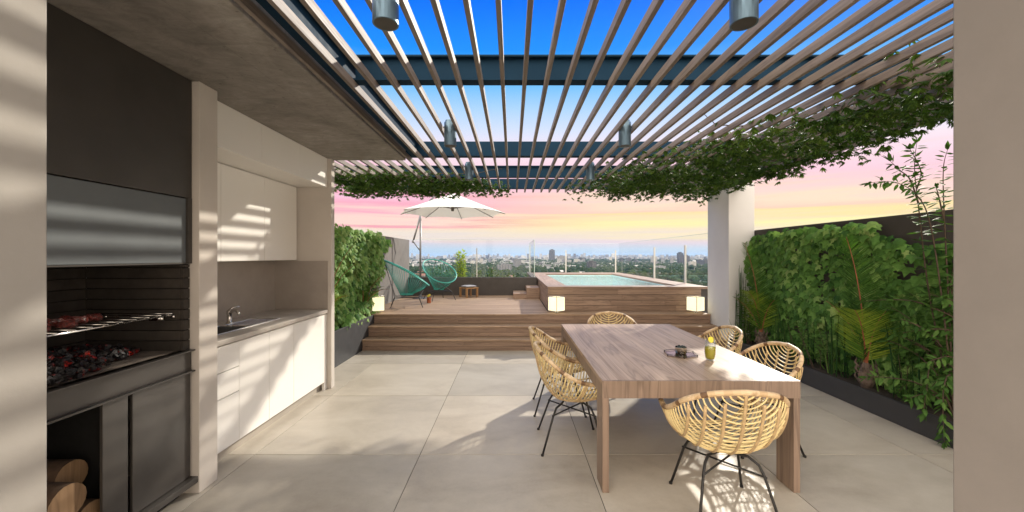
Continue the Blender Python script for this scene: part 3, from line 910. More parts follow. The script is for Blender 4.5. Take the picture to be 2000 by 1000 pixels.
# ================================================================== GLASS
def glass_run(label, p0, p1, z0, z1, posts, post_h, post_w=.03, edge_ends=(0, 1), base=None):
    p0 = Vector((*p0, 0)); p1 = Vector((*p1, 0)); d = (p1 - p0); L = d.length; d.normalize(); n = Vector((-d.y, d.x, 0))
    o = thing('glass_balustrade', label, 'balustrade', ((p0.x + p1.x) / 2, (p0.y + p1.y) / 2, z0), 'glass balustrades round the deck')
    mtx = Matrix((d, n, Vector((0, 0, 1)))).transposed().to_4x4()
    # one pane = one single sheet of glass 12 mm thick
    th = .012
    mb = MB(); m2 = mtx.copy(); m2.translation = (p0 + p1) / 2 + Vector((0, 0, (z0 + z1) / 2)); mb.mbox(m2, L - .004, th, z1 - z0 - .002)
    mb.build('glass_pane', M['glass'], o)
    mb = MB(); m2 = mtx.copy(); m2.translation = (p0 + p1) / 2 + Vector((0, 0, z1 + .003)); mb.mbox(m2, L, th, .006)
    for e in edge_ends:
        m2 = mtx.copy(); m2.translation = (p0 if e == 0 else p1) + d * (.003 if e == 0 else -.003) + Vector((0, 0, (z0 + z1) / 2)); mb.mbox(m2, .006, th, z1 - z0 - .001)
    mb.build('pane_edge', M['glass_edge'], o)
    for s_ in posts:
        mb = MB(); m2 = mtx.copy(); m2.translation = p0 + d * s_ + n * -.026 + Vector((0, 0, z0 + post_h / 2)); mb.mbox(m2, post_w, .035, post_h)
        mb.build('post', M['whitepost'], o, bevel=.003)
    return o
glass_run('clear glass balustrade standing on the dark parapet behind the teal chairs', (-2.775, 10.55), (.60, 10.55), 1.0115, 2.016, [1.83], .78, edge_ends=(1,))
glass_run('short glass return pane running from parapet corner along the pool edge', (.607, 10.55), (.607, 13.88), 1.0115, 2.016, [3.2], .95, edge_ends=(0, 1))
glass_run('glass balustrade across the far end of the pool', (.62, 13.90), (3.77, 13.90), PT + .001, 2.016, [1.29, 3.05], .79, post_w=.04, edge_ends=())
glass_run('glass balustrade along the long side of the pool up to the white column', (3.785, 13.88), (3.785, 7.22), PT + .001, 2.016, [3.54, 5.38], .82, post_w=.05, edge_ends=())

# ================================================================== DINING TABLE
dt = thing('dining_table', 'long brown timber dining table with slab top', 'table', (1.263, 3.70, 0))
TX0_, TX1_, TY0_, TY1_, TT = .603, 1.923, 2.611, 4.796, .747
mb = MB(); nb = 7; w = (TX1_ - TX0_ - .0) / nb
for i in range(nb):
    xa = TX0_ + i * w
    mb.box(xa, xa + w, TY0_ + .0185, TY1_ - .0185, TT - .03, TT, tn=.07 + i * .137)
mb.build('tabletop', M['table_y'], dt)
mb = MB()
for (ya, yb) in ((TY0_, TY0_ + .018), (TY1_ - .018, TY1_)):
    for i in range(3):
        xa = TX0_ + i * (TX1_ - TX0_) / 3
        mb.box(xa, xa + (TX1_ - TX0_) / 3, ya, yb, TT - .116, TT - .0003)
mb.box(TX0_ + .0005, TX0_ + .02, TY0_ + .0185, TY1_ - .0185, TT - .116, TT - .0305); mb.box(TX1_ - .02, TX1_ - .0005, TY0_ + .0185, TY1_ - .0185, TT - .116, TT - .0305)
mb.box(TX0_ + .021, TX1_ - .021, TY0_ + .0185, TY1_ - .0185, TT - .115, TT - .031)
mb.build('apron', M['table_z'], dt)
for xa in (TX0_, TX1_ - .045):
    for ya in (TY0_ + .0, TY1_ - .175):
        MB().box(xa + .0008, xa + .0442, ya + .0008, ya + .174, 0.0005, TT - .1165).build('leg', M['table_z'], dt, bevel=.002)

# ================================================================== RATTAN CHAIR
def cr(pts, u):
    """Catmull-Rom through pts, u in 0..1"""
    n = len(pts) - 1
    f = min(max(u, 0), 1) * n
    i = min(int(f), n - 1); t = f - i
    p = [Vector(pts[max(0, min(n, i + k))]) for k in (-1, 0, 1, 2)]
    return .5 * ((2 * p[1]) + (-p[0] + p[2]) * t + (2 * p[0] - 5 * p[1] + 4 * p[2] - p[3]) * t * t + (-p[0] + 3 * p[1] - 3 * p[2] + p[3]) * t ** 3)
RIM = [(.290, .290, .632), (.312, .20, .592), (.326, .07, .598), (.322, -.07, .655), (.278, -.19, .742), (.165, -.275, .806), (.0, -.305, .828)]
SPN = [(0, .275, .430), (0, .14, .400), (0, .0, .386), (0, -.13, .408), (0, -.235, .535), (0, -.285, .695), (0, -.304, .815)]
def shell(w, t):
    r_ = cr(RIM, w); s_ = cr(SPN, w)
    a = abs(t) * PI / 2
    sx_ = math.sin(a); cz = 1 - math.cos(a)
    k = .86 * (1 - w) + 1.0 * w
    x = r_.x * sx_ ** k * (1 if t >= 0 else -1)
    q = cz
    return Vector((x, s_.y + (r_.y - s_.y) * q, s_.z + (r_.z - s_.z) * q))
ch0 = thing('rattan_chair', '', 'chair', (0, 0, 0), 'rattan chairs round the dining table')
mb = MB()
nr = 30
for i in range(nr):
    w_ = .012 + .965 * i / (nr - 1)
    mb.tube([shell(w_, -1 + 2 * j / 22) + Vector((0, 0, .0022 * math.sin(i * 3.1 + j * .7 + i * i))) for j in range(23)], .0050 + .0008 * math.sin(i * 7.7), 6)
mb.build('woven_shell', M['rattan'], ch0, local=True, smooth=True)
mb = MB()
for x0 in (-.285, -.205, -.105, 0, .105, .205, .285):
    pts = []
    for j in range(33):
        w_ = .005 + .985 * j / 32
        rx = cr(RIM, w_).x
        xx = x0 * (.80 + .20 * w_)
        if rx < abs(xx) + .001: break
        k = .86 * (1 - w_) + w_
        t_ = math.asin(min(1, (abs(xx) / rx) ** (1 / k))) * 2 / PI * (1 if x0 >= 0 else -1)
        p = shell(w_, t_)
        nrm = Vector((p.x * .9, p.y + .02, p.z - .66)).normalized() * .007
        pts.append(p + nrm)
    mb.tube(pts, .0095, 8, flat=.55)
for w_ in (.02, .33):
    mb.tube([shell(w_, -1 + 2 * j / 22) + Vector((0, 0, -.007)) for j in range(23)], .008, 8)
rb = mb.build('rattan_rib', M['rib'], ch0, local=True, smooth=True)
mb = MB()
rimpts = [Vector((-p.x, p.y, p.z)) for p in [cr(RIM, i / 26) for i in range(27)]] + [cr(RIM, 1 - i / 26) for i in range(1, 27)]
mb.tube(rimpts, .0165, 12, run=True)
mb.build('bound_rim', M['binding'], ch0, local=True, smooth=True)
for sx_ in (-1, 1):
    for sy_ in (-1, 1):
        ft = Vector((sx_ * .235, sy_ * .25 - .01, .0))
        tp_ = Vector((sx_ * .165, sy_ * .155, .325))
        mb = MB()
        mb.tube([ft, ft.lerp(tp_, .5), ft.lerp(tp_, .9), tp_ + Vector((-sx_ * .012, -sy_ * .015, .022)), Vector((sx_ * .115, sy_ * .09, .372)), Vector((sx_ * .03, sy_ * .05, .378))], .0085, 8)
        mb.lathe([(.012, 0), (.012, .012), (.009, .016)], (ft.x, ft.y, 0), 10)
        mb.build('leg', M['blackmetal'], ch0, local=True, smooth=True)
mb = MB()
mb.tube([(-.18, -.175, .29), (.18, .175, .29)], .006, 8); mb.tube([(-.18, .175, .293), (.18, -.175, .293)], .006, 8)
mb.build('cross_brace', M['blackmetal'], ch0, local=True, smooth=True)
chairs = [((1.315, 2.46), -5, 'rattan chair at the near end of the table, seen from behind'),
          ((.50, 3.33), -90, 'rattan chair on the kitchen side of the table, the closer one'),
          ((.49, 4.08), -92, 'rattan chair on the kitchen side, next to the stair'),
          ((2.03, 3.30), 92, 'rattan chair on the planter side, beside the sunlit table corner'),
          ((2.04, 4.12), 90, 'rattan chair on the planter side, next to the white column'),
          ((1.29, 4.93), 180, 'rattan chair at the far head of table with only its back showing')]
for i, ((x, y), rz, lab) in enumerate(chairs):
    o = ch0 if i == 0 else copy_tree(ch0)
    o.location = (x, y, 0); o.rotation_euler = (0, 0, R(rz)); o['label'] = lab

# ---- things on the table
def at_top(px, py_, z=TT):
    Y = 765 * (1.58 - z) / (py_ - 500); return ((px - 1000) / 765 * Y, Y)
tx, ty = 1.54, 3.27
tr = tag(None or MB().build('serving_tray', M['tumbler']) if False else thing('serving_tray', 'thin hexagonal smoked glass tray with wire edge on the table', 'tray', (1.42, 3.30, TT)), 'thin hexagonal smoked glass tray with wire edge on the table', 'tray')
hexp = [(1.42 + .135 * math.cos(R(20 + 60 * i)), 3.30 + .135 * math.sin(R(20 + 60 * i))) for i in range(6)]
mb = MB(); mb.add([(x, y, TT + .007) for x, y in hexp] + [(x, y, TT + .011) for x, y in hexp], [tuple(reversed(range(6))), tuple(range(6, 12))] + [(i, (i + 1) % 6, 6 + (i + 1) % 6, 6 + i) for i in range(6)])
M['smoke'] = glass_mat('smoked_glass', (.62, .58, .55), .05, 1.0)
mb.build('tray_glass', M['smoke'], tr)
mb = MB(); mb.tube([(x, y, TT + .018) for x, y in hexp], .0022, 6, closed=True)
for x, y in hexp: mb.tube([(x, y, TT + .0005), (x, y, TT + .022)], .003, 6)
mb.build('wire_edge', M['blackmetal'], tr)
bw = thing('bowl', 'small silver bowl filled with dark round fruit on the tray', 'bowl', (1.425, 3.305, TT + .011))
mb = MB(); mb.lathe([(.0, .0), (.040, .0), (.046, .008), (.049, .055), (.046, .056), (.043, .012), (.0, .01)], (1.425, 3.305, TT + .0115), 12); mb.build('bowl_body', M['chrome'], bw)
M['fruit'] = plain('dark_fruit', (.012, .022, .018), .3, var=.4, nscale=30)
for i in range(9):
    a = i * 2.4; rr = .012 + .0027 * i
    mb = MB(); mb.lathe([(0, -.012), (.008, -.009), (.012, 0), (.008, .009), (0, .012)], (1.425 + rr * math.cos(a), 3.305 + rr * math.sin(a), TT + .064 + .006 * (i < 3)), 8)
    tag(mb.build('fruit', M['fruit'], smooth=True), 'small dark green fruit heaped in the silver bowl on the tray', 'fruit', 'dark fruit in the silver bowl')
dr = thing('drink_glass', 'tall stemless glass of yellow drink with a lemon slice', 'glass', (1.613, 3.10, TT))
gx, gy = 1.583, 3.13
dr.location = (gx, gy, TT)
mb = MB(); mb.lathe([(.0, .001), (.030, .001), (.036, .02), (.0415, .06), (.0415, .10), (.036, .165), (.0345, .165), (.0395, .10), (.0395, .06), (.034, .022), (.028, .012), (0, .012)], (gx, gy, TT), 28); mb.build('tumbler', M['tumbler'], dr, smooth=True)
M['juice'] = plain('yellow_drink', (.40, .33, .018), .15, var=.08)
mb = MB(); mb.lathe([(.0, .013), (.0275, .013), (.0335, .024), (.0388, .06), (.0388, .088), (.0378, .108), (0, .108)], (gx, gy, TT), 24); mb.build('juice', M['juice'], dr, smooth=True)
M['lemon'] = plain('lemon_slice', (.72, .62, .06), .4, var=.15, nscale=40)
mb = MB()
mtx = Matrix.Translation((gx - .012, gy - .036, TT + .172)) @ Matrix.Rotation(R(78), 4, 'X') @ Matrix.Rotation(R(15), 4, 'Y')
vs = [mtx @ Vector((.024 * math.cos(2 * PI * j / 18), .024 * math.sin(2 * PI * j / 18), h)) for h in (-.0025, .0025) for j in range(18)]
mb.add(vs, [tuple(reversed(range(18))), tuple(range(18, 36))] + [(j, (j + 1) % 18, 18 + (j + 1) % 18, 18 + j) for j in range(18)]); mb.build('lemon_slice', M['lemon'], dr)

# ================================================================== TEAL CHAIRS
ac0 = thing('string_chair', '', 'chair', (0, 0, 0), 'teal string chairs on the deck')
ax = Vector((0, .46, -.27)); cen = Vector((0, -.02, .70))
def ring(a):
    wd = .385 * (1 + .10 * math.cos(a))
    return cen + ax * math.cos(a) + Vector((wd * math.sin(a), 0, 0)) + Vector((0, .03, .03)) * (math.sin(a) ** 2)
mb = MB(); mb.tube([ring(2 * PI * i / 48) for i in range(48)], .013, 10, closed=True); mb.build('rim', M['teal_rim'], ac0, local=True, smooth=True)
hub = Vector((0, -.02, .235))
mb = MB()
for i in range(54):
    a = 2 * PI * i / 54
    p = ring(a); q = hub + Vector((.11 * math.sin(a), .13 * math.cos(a), .02))
    mid = p.lerp(q, .55) + Vector((.0, 0, -.012))
    mb.tube([p, mid, q], .0029, 5)
mb.tube([hub + Vector((.11 * math.sin(2 * PI * i / 24), .13 * math.cos(2 * PI * i / 24), .015)) for i in range(24)], .009, 8, closed=True)
mb.build('cord_seat', M['teal'], ac0, local=True, smooth=True)
feet = [(-.30, .30), (.30, .30), (-.26, -.34), (.26, -.34)]
mb = MB()
base = [Vector((fx * .75, fy * .75, .20)) for fx, fy in (feet[0], feet[1], feet[3], feet[2])]
mb.tube(base, .0085, 8, closed=True)
mb.tube([base[0].lerp(base[3], .5), base[1].lerp(base[2], .5)], .008, 8)
mb.tube([base[3], ring(PI - .35) + Vector((0, -.015, -.01))], .008, 8); mb.tube([base[2], ring(PI + .35) + Vector((0, -.015, -.01))], .008, 8)
mb.tube([base[0], ring(.42)+ Vector((0, 0, -.01))], .0075, 8); mb.tube([base[1], ring(-.42)+ Vector((0, 0, -.01))], .0075, 8)
mb.build('frame', M['blackmetal'], ac0, local=True)
for fx, fy in feet:
    mb = MB(); mb.tube([(fx * .75, fy * .75, .20), (fx, fy, 0)], .0085, 8); mb.build('leg', M['blackmetal'], ac0, local=True)
ac0.location = (-2.19, 8.22, DZ); ac0.rotation_euler = (0, 0, R(-75)); ac0['label'] = 'teal string chair in side view beside the ivy wall'
ac1 = copy_tree(ac0); ac1.location = (-1.76, 9.45, DZ); ac1.rotation_euler = (0, 0, R(-146)); ac1['label'] = 'teal string chair turned to the stair, in front of the parapet'

# ---- stool, cushion, drink jar
so = thing('stool', 'low square honey timber stool against the dark parapet', 'stool', (-1.115, 10.10, DZ))
rz = Matrix.Rotation(R(38), 4, 'Z')
def lp(x, y, z): return Matrix.Translation((-1.115, 10.10, DZ)) @ rz @ Matrix.Translation((x, y, z))
mb = MB()
for i in range(4): mb.mbox(lp(-.138 + i * .092, 0, .235), .088, .37, .03)
mb.build('seat', M['stool'], so, bevel=.003)
for a in (-1, 1):
    for b_ in (-1, 1):
        mb = MB(); mb.mbox(lp(a * .155, b_ * .155, .11), .045, .045, .219); mb.build('leg', M['stool'], so, bevel=.003)
mb = MB()
vs = []; n = 14
for j in range(n + 1):
    for i in range(n + 1):
        u = -1 + 2 * i / n; v = -1 + 2 * j / n
        e = ((1 - u ** 4) * (1 - v ** 4)) ** .5
        for s_ in (1,):
            p = Matrix.Translation((-1.115, 10.10, DZ + .251)) @ rz @ Vector((u * .165 * (1 - .06 * v * v), v * .15 * (1 - .06 * u * u), .028 + .026 * e))
            vs.append(p)
top_n = len(vs)
for j in range(n + 1):
    for i in range(n + 1):
        u = -1 + 2 * i / n; v = -1 + 2 * j / n
        e = ((1 - u ** 4) * (1 - v ** 4)) ** .5
        vs.append(Matrix.Translation((-1.115, 10.10, DZ + .251)) @ rz @ Vector((u * .165 * (1 - .06 * v * v), v * .15 * (1 - .06 * u * u), .028 - .027 * e)))
fs = [(j * (n + 1) + i, j * (n + 1) + i + 1, (j + 1) * (n + 1) + i + 1, (j + 1) * (n + 1) + i) for j in range(n) for i in range(n)]
mb.add(vs, fs + [tuple(top_n + k for k in reversed(f)) for f in fs]); tag(mb.build('cushion', M['cushion'], smooth=True), 'flat grey cushion lying on the low timber stool', 'cushion')
jr = thing('drink_jar', 'orange iced drink with fruit slices on the deck by the teal chair', 'drink', (-1.86, 8.78, DZ))
M['orange'] = plain('orange_drink', (.50, .10, .015), .2, var=.3, nscale=30)
mb = MB(); mb.lathe([(0, .001), (.04, .001), (.046, .01), (.048, .13), (0, .13)], (-1.86, 8.78, DZ), 20); mb.build('drink', M['orange'], jr, smooth=False)
mb = MB(); mb.lathe([(.0495, 0.0), (.0505, .155), (.049, .155), (.0485, .001)], (-1.86, 8.78, DZ + .0005), 20); mb.build('jar', M['tumbler'], jr)
mb = MB()
for k in range(3):
    mtx = Matrix.Translation((-1.875 + k * .016, 8.77, DZ + .155 + .012 * k)) @ Matrix.Rotation(R(60 + 25 * k), 4, 'X') @ Matrix.Rotation(R(30 * k), 4, 'Y')
    vs = [mtx @ Vector((.026 * math.cos(2 * PI * j / 14), .026 * math.sin(2 * PI * j / 14), h)) for h in (-.003, .003) for j in range(14)]
    mb.add(vs, [tuple(reversed(range(14))), tuple(range(14, 28))] + [(j, (j + 1) % 14, 14 + (j + 1) % 14, 14 + j) for j in range(14)])
mb.build('fruit_slice', M['lemon'], jr)

# ---- lanterns
def lamp_mat():
    m, t, b = mat('lit_lantern_shade')
    b.inputs['Base Color'].default_value = (.8, .77, .66, 1)
    b.inputs['Roughness'].default_value = .8
    n = t.noise(objco(t), 5, 2)
    t.l.new(t.ramp(n, [(.35, (1.0, .86, .50)), (.65, (1.0, .92, .64))]), b.inputs['Emission Color'])
    b.inputs['Emission Strength'].default_value = .62
    return m
M['lamp'] = lamp_mat()
ln0 = thing('lantern', '', 'lantern', (0, 0, 0), 'lit cube lanterns on the deck')
s_ = .108
mb = MB()
for sg in (-1, 1):
    mb.box(-s_ + .004, s_ - .004, sg * s_ - .002, sg * s_ + .002, .045, .29); mb.box(sg * s_ - .002, sg * s_ + .002, -s_ + .004, s_ - .004, .045, .29)
mb.box(-s_ + .004, s_ - .004, -s_ + .004, s_ - .004, .05, .054)
mb.build('shade', M['lamp'], ln0, local=True)
mb = MB()
for a in (-1, 1):
    for b_ in (-1, 1):
        mb.tube([(a * s_, b_ * s_, .04), (a * s_, b_ * s_, .300)], .0055, 6)
for z in (.042, .300):
    mb.tube([(-s_, -s_, z), (s_, -s_, z), (s_, s_, z), (-s_, s_, z)], .005, 6, closed=True)
mb.tube([(-s_, -s_, .302), (s_, s_, .302)], .003, 6); mb.tube([(-s_, s_, .302), (s_, -s_, .302)], .003, 6)
mb.lathe([(.05, 0), (.05, .008), (.012, .012), (.012, .045)], n=16)
mb.build('wire_frame', M['sinksteel'], ln0, local=True)
for i, (x, y, rz_, lab) in enumerate([(-2.50, 7.31, 22, 'lit cube lantern at the foot of the ivy by the stair'), (.826, 7.27, 40, 'lit cube lantern at the front corner of pool beside the deck'), (3.41, 7.28, 28, 'lit cube lantern against pool front next to the white column')]):
    o = ln0 if i == 0 else copy_tree(ln0)
    o.location = (x, y, DZ); o.rotation_euler = (0, 0, R(rz_)); o['label'] = lab

# ---- umbrella
um = thing('parasol', 'white cantilever parasol on grey pole over the teal chairs', 'parasol', (-2.28, 9.75, DZ))
UC = Vector((-1.365, 9.0, 0)); UR = 1.21; UZ = 2.556; UA = 3.03
mb = MB()
n = 8
def rimv(k): a = R(-92.6 + 45 * k); return Vector((UC.x + UR * math.cos(a), UC.y + UR * math.sin(a), UZ))
segs = 6
for k in range(n):
    a = rimv(k); b_ = rimv(k + 1); ap = Vector((UC.x, UC.y, UA))
    vs = []
    for i in range(segs + 1):
        u = i / segs
        for j in range(segs + 1):
            v = j / segs
            e = a.lerp(b_, v)
            p = ap.lerp(e, u)
            sag = .055 * u * (4 * v * (1 - v)) * 1.0
            p = p - (e - Vector((UC.x, UC.y, UZ))).normalized() * sag * .9 + Vector((0, 0, .020 * u * 4 * v * (1 - v) - .012 * math.sin(PI * u)))
            vs.append(p)
    mb.add(vs, [(i * (segs + 1) + j, i * (segs + 1) + j + 1, (i + 1) * (segs + 1) + j + 1, (i + 1) * (segs + 1) + j) for i in range(segs) for j in range(segs)], tn=.5)
cv = mb.build('canopy', M['canvas'], um, smooth=False)
sol = cv.modifiers.new('thick', 'SOLIDIFY'); sol.thickness = .004
for k in range(n):
    e = rimv(k); mb = MB()
    mb.tube([Vector((UC.x, UC.y, UA - .03)), Vector((UC.x, UC.y, UA)).lerp(e, .5) + Vector((0, 0, -.05)), e + Vector((0, 0, -.015))], .008, 6)
    m_ = Vector((UC.x, UC.y, UA)).lerp(e, .45) + Vector((0, 0, -.05))
    mb.tube([Vector((UC.x, UC.y, UA - .36)), m_], .007, 6)
    mb.build('rib', M['ribmetal'], um)
mb = MB(); mb.lathe([(.03, -.42), (.035, -.40), (.035, -.32), (.02, -.31), (.02, .03), (.03, .04), (.0, .06)], (UC.x, UC.y, UA), 14); mb.build('hub', M['ribmetal'], um)
PB = Vector((-2.28, 9.75, DZ))
mb = MB(); mb.tube([PB + Vector((0, 0, .03)), PB + Vector((0, 0, 2.12))], .024, 12); mb.build('pole', M['greymetal'], um, smooth=True)
mb = MB(); mb.lathe([(.19, .001), (.19, .016), (.18, .022), (.04, .026), (.032, .09)], PB, 28); mb.build('base_plate', M['greymetal'], um)
kn = Vector((-2.46, 9.75, 1.94))
tp_ = PB + Vector((0, 0, 2.10))
mb = MB(); mb.tube([PB + Vector((0, 0, 1.18)), kn], .016, 8); mb.tube([kn, tp_ + Vector((0, 0, -.03))], .022, 10)
mb.lathe([(.0, -.03), (.03, -.03), (.03, .03), (0, .03)], kn, 10)
mb.build('crank_arm', M['greymetal'], um, smooth=True)
mb = MB(); mb.tube([tp_, Vector((-1.98, 9.50, 2.93)), Vector((-1.70, 9.27, 3.12)), Vector((-1.45, 9.07, 3.20)), Vector((UC.x, UC.y, 3.16)), Vector((UC.x, UC.y, UA + .04))], .023, 10); mb.build('boom', M['greymetal'], um, smooth=True)

#@@VEG
# ================================================================== VEGETATION
IVY_V = np.array([(0, .32, .09), (0, 0, 0), (.22, -.05, -.03), (.46, .07, -.09), (.36, .25, -.03), (.60, .52, -.14), (.25, .53, 0), (0, 1, -.16), (-.25, .53, 0), (-.60, .52, -.14), (-.36, .25, -.03), (-.46, .07, -.09), (-.22, -.05, -.03)])
IVY_F = np.array([(0, i, i + 1) for i in range(1, 12)] + [(0, 12, 1)])
LAN_V = np.array([(0, 0, 0), (-.15, .28, -.03), (0, .3, .02), (.15, .28, -.03), (-.13, .62, -.07), (0, .64, -.02), (.13, .62, -.07), (0, 1, -.16)])
LAN_F = np.array([(0, 2, 1), (0, 3, 2), (1, 2, 5), (1, 5, 4), (2, 3, 6), (2, 6, 5), (4, 5, 7), (5, 6, 7)])
BLD_V = np.array([(-.5, 0, 0), (.5, 0, 0), (-.55, .5, .0), (.55, .5, .0), (0, 1, 0)])
BLD_F = np.array([(0, 1, 3), (0, 3, 2), (2, 3, 4)])
def unit(a): return a / np.maximum(np.linalg.norm(a, axis=1, keepdims=True), 1e-9)
def leafset(TV, TF, P, D, N, S, T, SX=None):
    """instances of a leaf template: P base, D towards the tip, N leaf normal, S length, T tone"""
    P = np.asarray(P, float); D = unit(np.asarray(D, float)); N = np.asarray(N, float)
    N = unit(N - D * (N * D).sum(1, keepdims=True))
    X = np.cross(D, N)
    n = len(P); k = len(TV)
    S = np.asarray(S, float).reshape(n, 1, 1)
    sx = S if SX is None else np.asarray(SX, float).reshape(n, 1, 1)
    V = P[:, None, :] + X[:, None, :] * TV[None, :, 0:1] * sx + D[:, None, :] * TV[None, :, 1:2] * S + N[:, None, :] * TV[None, :, 2:3] * S
    F = (TF[None, :, :] + (np.arange(n) * k)[:, None, None]).reshape(-1, 3)
    return V.reshape(-1, 3), F, np.repeat(np.asarray(T, float), len(TF))
def cat(parts):
    V = []; F = []; T = []; o = 0
    for v, f, t in parts:
        V.append(v); F.append(f + o); T.append(t); o += len(v)
    return np.concatenate(V), np.concatenate(F), np.concatenate(T)
U = lambda a, b, n: rng.uniform(a, b, n)
G = lambda s, n: rng.normal(0, s, (n, 3))

# ---- ivy on the walls
def clump(y, z, f=1.7, o=0.0):
    return np.array([mnoise.noise(Vector((a * f, b * f, o))) for a, b in zip(y, z)])
def ivy(label, loc, xw, side, ymin, ymax, zmin, ztop, n, size, depth, keep, stem_pts, tlift=0.0):
    o = thing('ivy', label, 'ivy', loc)
    y = U(ymin, ymax, n); z = U(zmin, 1.0, n) * 0 + zmin + (ztop(y) - zmin) * rng.uniform(0, 1, n) ** .9
    c = clump(y, z)
    kp = rng.uniform(0, 1, n) < keep(y, z, c)
    y, z, c = y[kp], z[kp], c[kp]; n = len(y)
    dep = depth * (.35 + .65 * rng.uniform(0, 1, n)) * (.7 + .6 * np.clip(c + .4, 0, 1))
    P = np.stack([xw + side * dep, y, z], 1)
    D = np.stack([side * U(.25, .75, n), rng.normal(0, .28, n), -U(.75, 1, n)], 1)
    N = np.stack([side * np.ones(n), rng.normal(-.30, .42, n), U(.0, .95, n)], 1)
    S = size * rng.uniform(.62, 1.2, n)
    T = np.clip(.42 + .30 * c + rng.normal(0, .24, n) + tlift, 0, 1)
    V, F, T = leafset(IVY_V, IVY_F, P, D, N, S, T)
    npmesh('leaves', V, F, T, M['ivy'], o)
    mb = MB()
    for k in range(stem_pts):
        yy = random.uniform(ymin + .1, ymax - .1); zz = zmin
        pts = []
        zt = float(ztop(np.array([yy]))[0]) - random.uniform(.1, .5)
        while zz < zt:
            pts.append((xw + side * random.uniform(.01, .04), yy, zz)); zz += .12; yy += random.uniform(-.07, .07)
        if len(pts) > 2: mb.tube(pts, [max(.0025, .008 * (1 - i / len(pts))) for i in range(len(pts))], 5)
    mb.build('stems', M['stem'], o)
    return o
def top_right(y): return np.where(y > 4.25, 1.99, np.where(y > 3.95, 1.82, 1.74)) - .05 * np.abs(np.sin(y * 9))
def keep_right(y, z, c):
    k = np.clip(.92 + c * .9, .12, 1)
    k = np.where((y < 3.8) & (z > 1.45), k * .6, k)
    hole = np.exp(-(((y - 3.85) / .22) ** 2 + ((z - 1.50) / .16) ** 2))
    k = k * (1 - .95 * hole)
    return np.where(z < .75, k * .75, k)
ivy('broad leaved ivy hanging over the dark wall beside the dining table', (4.0, 5.0, .2), 4.05, -1, 3.25, 6.62, .24, top_right, 3700, .108, .13, keep_right, 16)
def top_left(y): return 2.06 - .035 * np.abs(np.sin(y * 11)) - np.clip(y - 7.6, 0, 1) * .35
def keep_left(y, z, c):
    edge = 7.55 + .55 * np.clip((z - 1.1) / .9, -0.4, 1) + .12 * np.sin(z * 11)
    return np.where(y > edge, 0, np.clip(1 + c * .8, .25, 1))
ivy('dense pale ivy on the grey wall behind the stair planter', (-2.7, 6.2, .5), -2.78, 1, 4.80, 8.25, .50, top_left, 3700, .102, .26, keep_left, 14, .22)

# ---- palms
def frond(parts, mb, base, azm, el0, L, droop, wl, npair, tn, roll=0.0):
    pts = []; p = Vector(base); el = el0
    n = 22
    h = Vector((math.cos(azm), math.sin(azm), 0))
    tans = []
    for i in range(n + 1):
        d = h * math.cos(el) + Vector((0, 0, math.sin(el)))
        pts.append(p.copy()); tans.append(d.copy())
        p = p + d * (L / n); el -= droop / n * (.3 + 1.4 * i / n)
    mb.tube(pts, [.010 * (1 - .75 * i / n) for i in range(n + 1)], 6)
    P = []; D = []; N = []; S = []; T = []
    for k in range(npair):
        u = .12 + .87 * k / (npair - 1)
        f = u * n; i = min(int(f), n - 1); w = f - i
        q = pts[i].lerp(pts[i + 1], w); t = tans[i].lerp(tans[i + 1], w).normalized()
        sd_ = t.cross(Vector((0, 0, 1)))
        if sd_.length < .05: sd_ = Vector((-h.y, h.x, 0))
        sd_.normalize(); up = sd_.cross(t)
        if roll: 
            rm = Matrix.Rotation(roll, 3, t); sd_ = rm @ sd_; up = rm @ up
        prof = math.sin(PI * min(1, .12 + u * .88) ** .8) ** .6 + .12
        for sg in (-1, 1):
            d = sd_ * sg * .80 + t * (.45 + .35 * u) + up * .22 + Vector((0, 0, -.10)) + Vector((random.gauss(0, .05), random.gauss(0, .05), random.gauss(0, .05)))
            P.append(q); D.append(d); N.append(up + Vector((0, 0, .2))); S.append(wl * prof * random.uniform(.85, 1.1)); T.append(min(1, max(0, tn + random.gauss(0, .1))))
    parts.append(leafset(BLD_V, BLD_F, np.array(P), np.array(D), np.array(N), S, T, SX=np.full(len(P), .0080)))
def palm(label, base, fronds, bulb=.075):
    o = thing('palm', label, 'palm', base)
    mb = MB()
    b = Vector(base)
    prof = [(bulb * .55, -.03), (bulb, .05), (bulb * .95, .12), (bulb * .6, .20), (bulb * .25, .25)]
    mb.lathe(prof, b, 14)
    for k in range(16):
        a = k * 2.4; zz = .03 + .011 * k
        q = b + Vector((bulb * .8 * math.cos(a), bulb * .8 * math.sin(a), zz))
        mb.tube([q, q + Vector((.035 * math.cos(a), .035 * math.sin(a), .05)), q + Vector((.02 * math.cos(a), .02 * math.sin(a), .10))], [.013, .010, .003], 5)
    mb.build('trunk', M['palmbase'], o)
    for (azm, el, L, dr_, wl, npair, tn) in fronds:
        parts = []; mb = MB()
        frond(parts, mb, b + Vector((0, 0, .18)), R(azm), R(el), L, R(dr_), wl, npair, tn)
        V, F, T = cat(parts)
        f = npmesh('frond', V, F, T, M['palm'], o)
        mb.build('stalk', M['rachis'], f)
palm('larger feather palm in the low planter next to the sunlit table corner', (3.80, 4.20, .19),
     [(195, 86, 1.45, 22, .30, 78, .25), (215, 80, .80, 60, .30, 66, .85), (255, 80, .75, 45, .22, 46, .5), (140, 80, .8, 45, .22, 44, .2)])
palm('smaller feather palm in the low planter beside the white column', (3.80, 5.97, .19),
     [(195, 85, 1.45, 22, .28, 74, .32), (215, 78, .85, 58, .28, 60, .82), (160, 74, .7, 50, .22, 42, .5), (265, 76, .7, 50, .22, 42, .4)], .06)
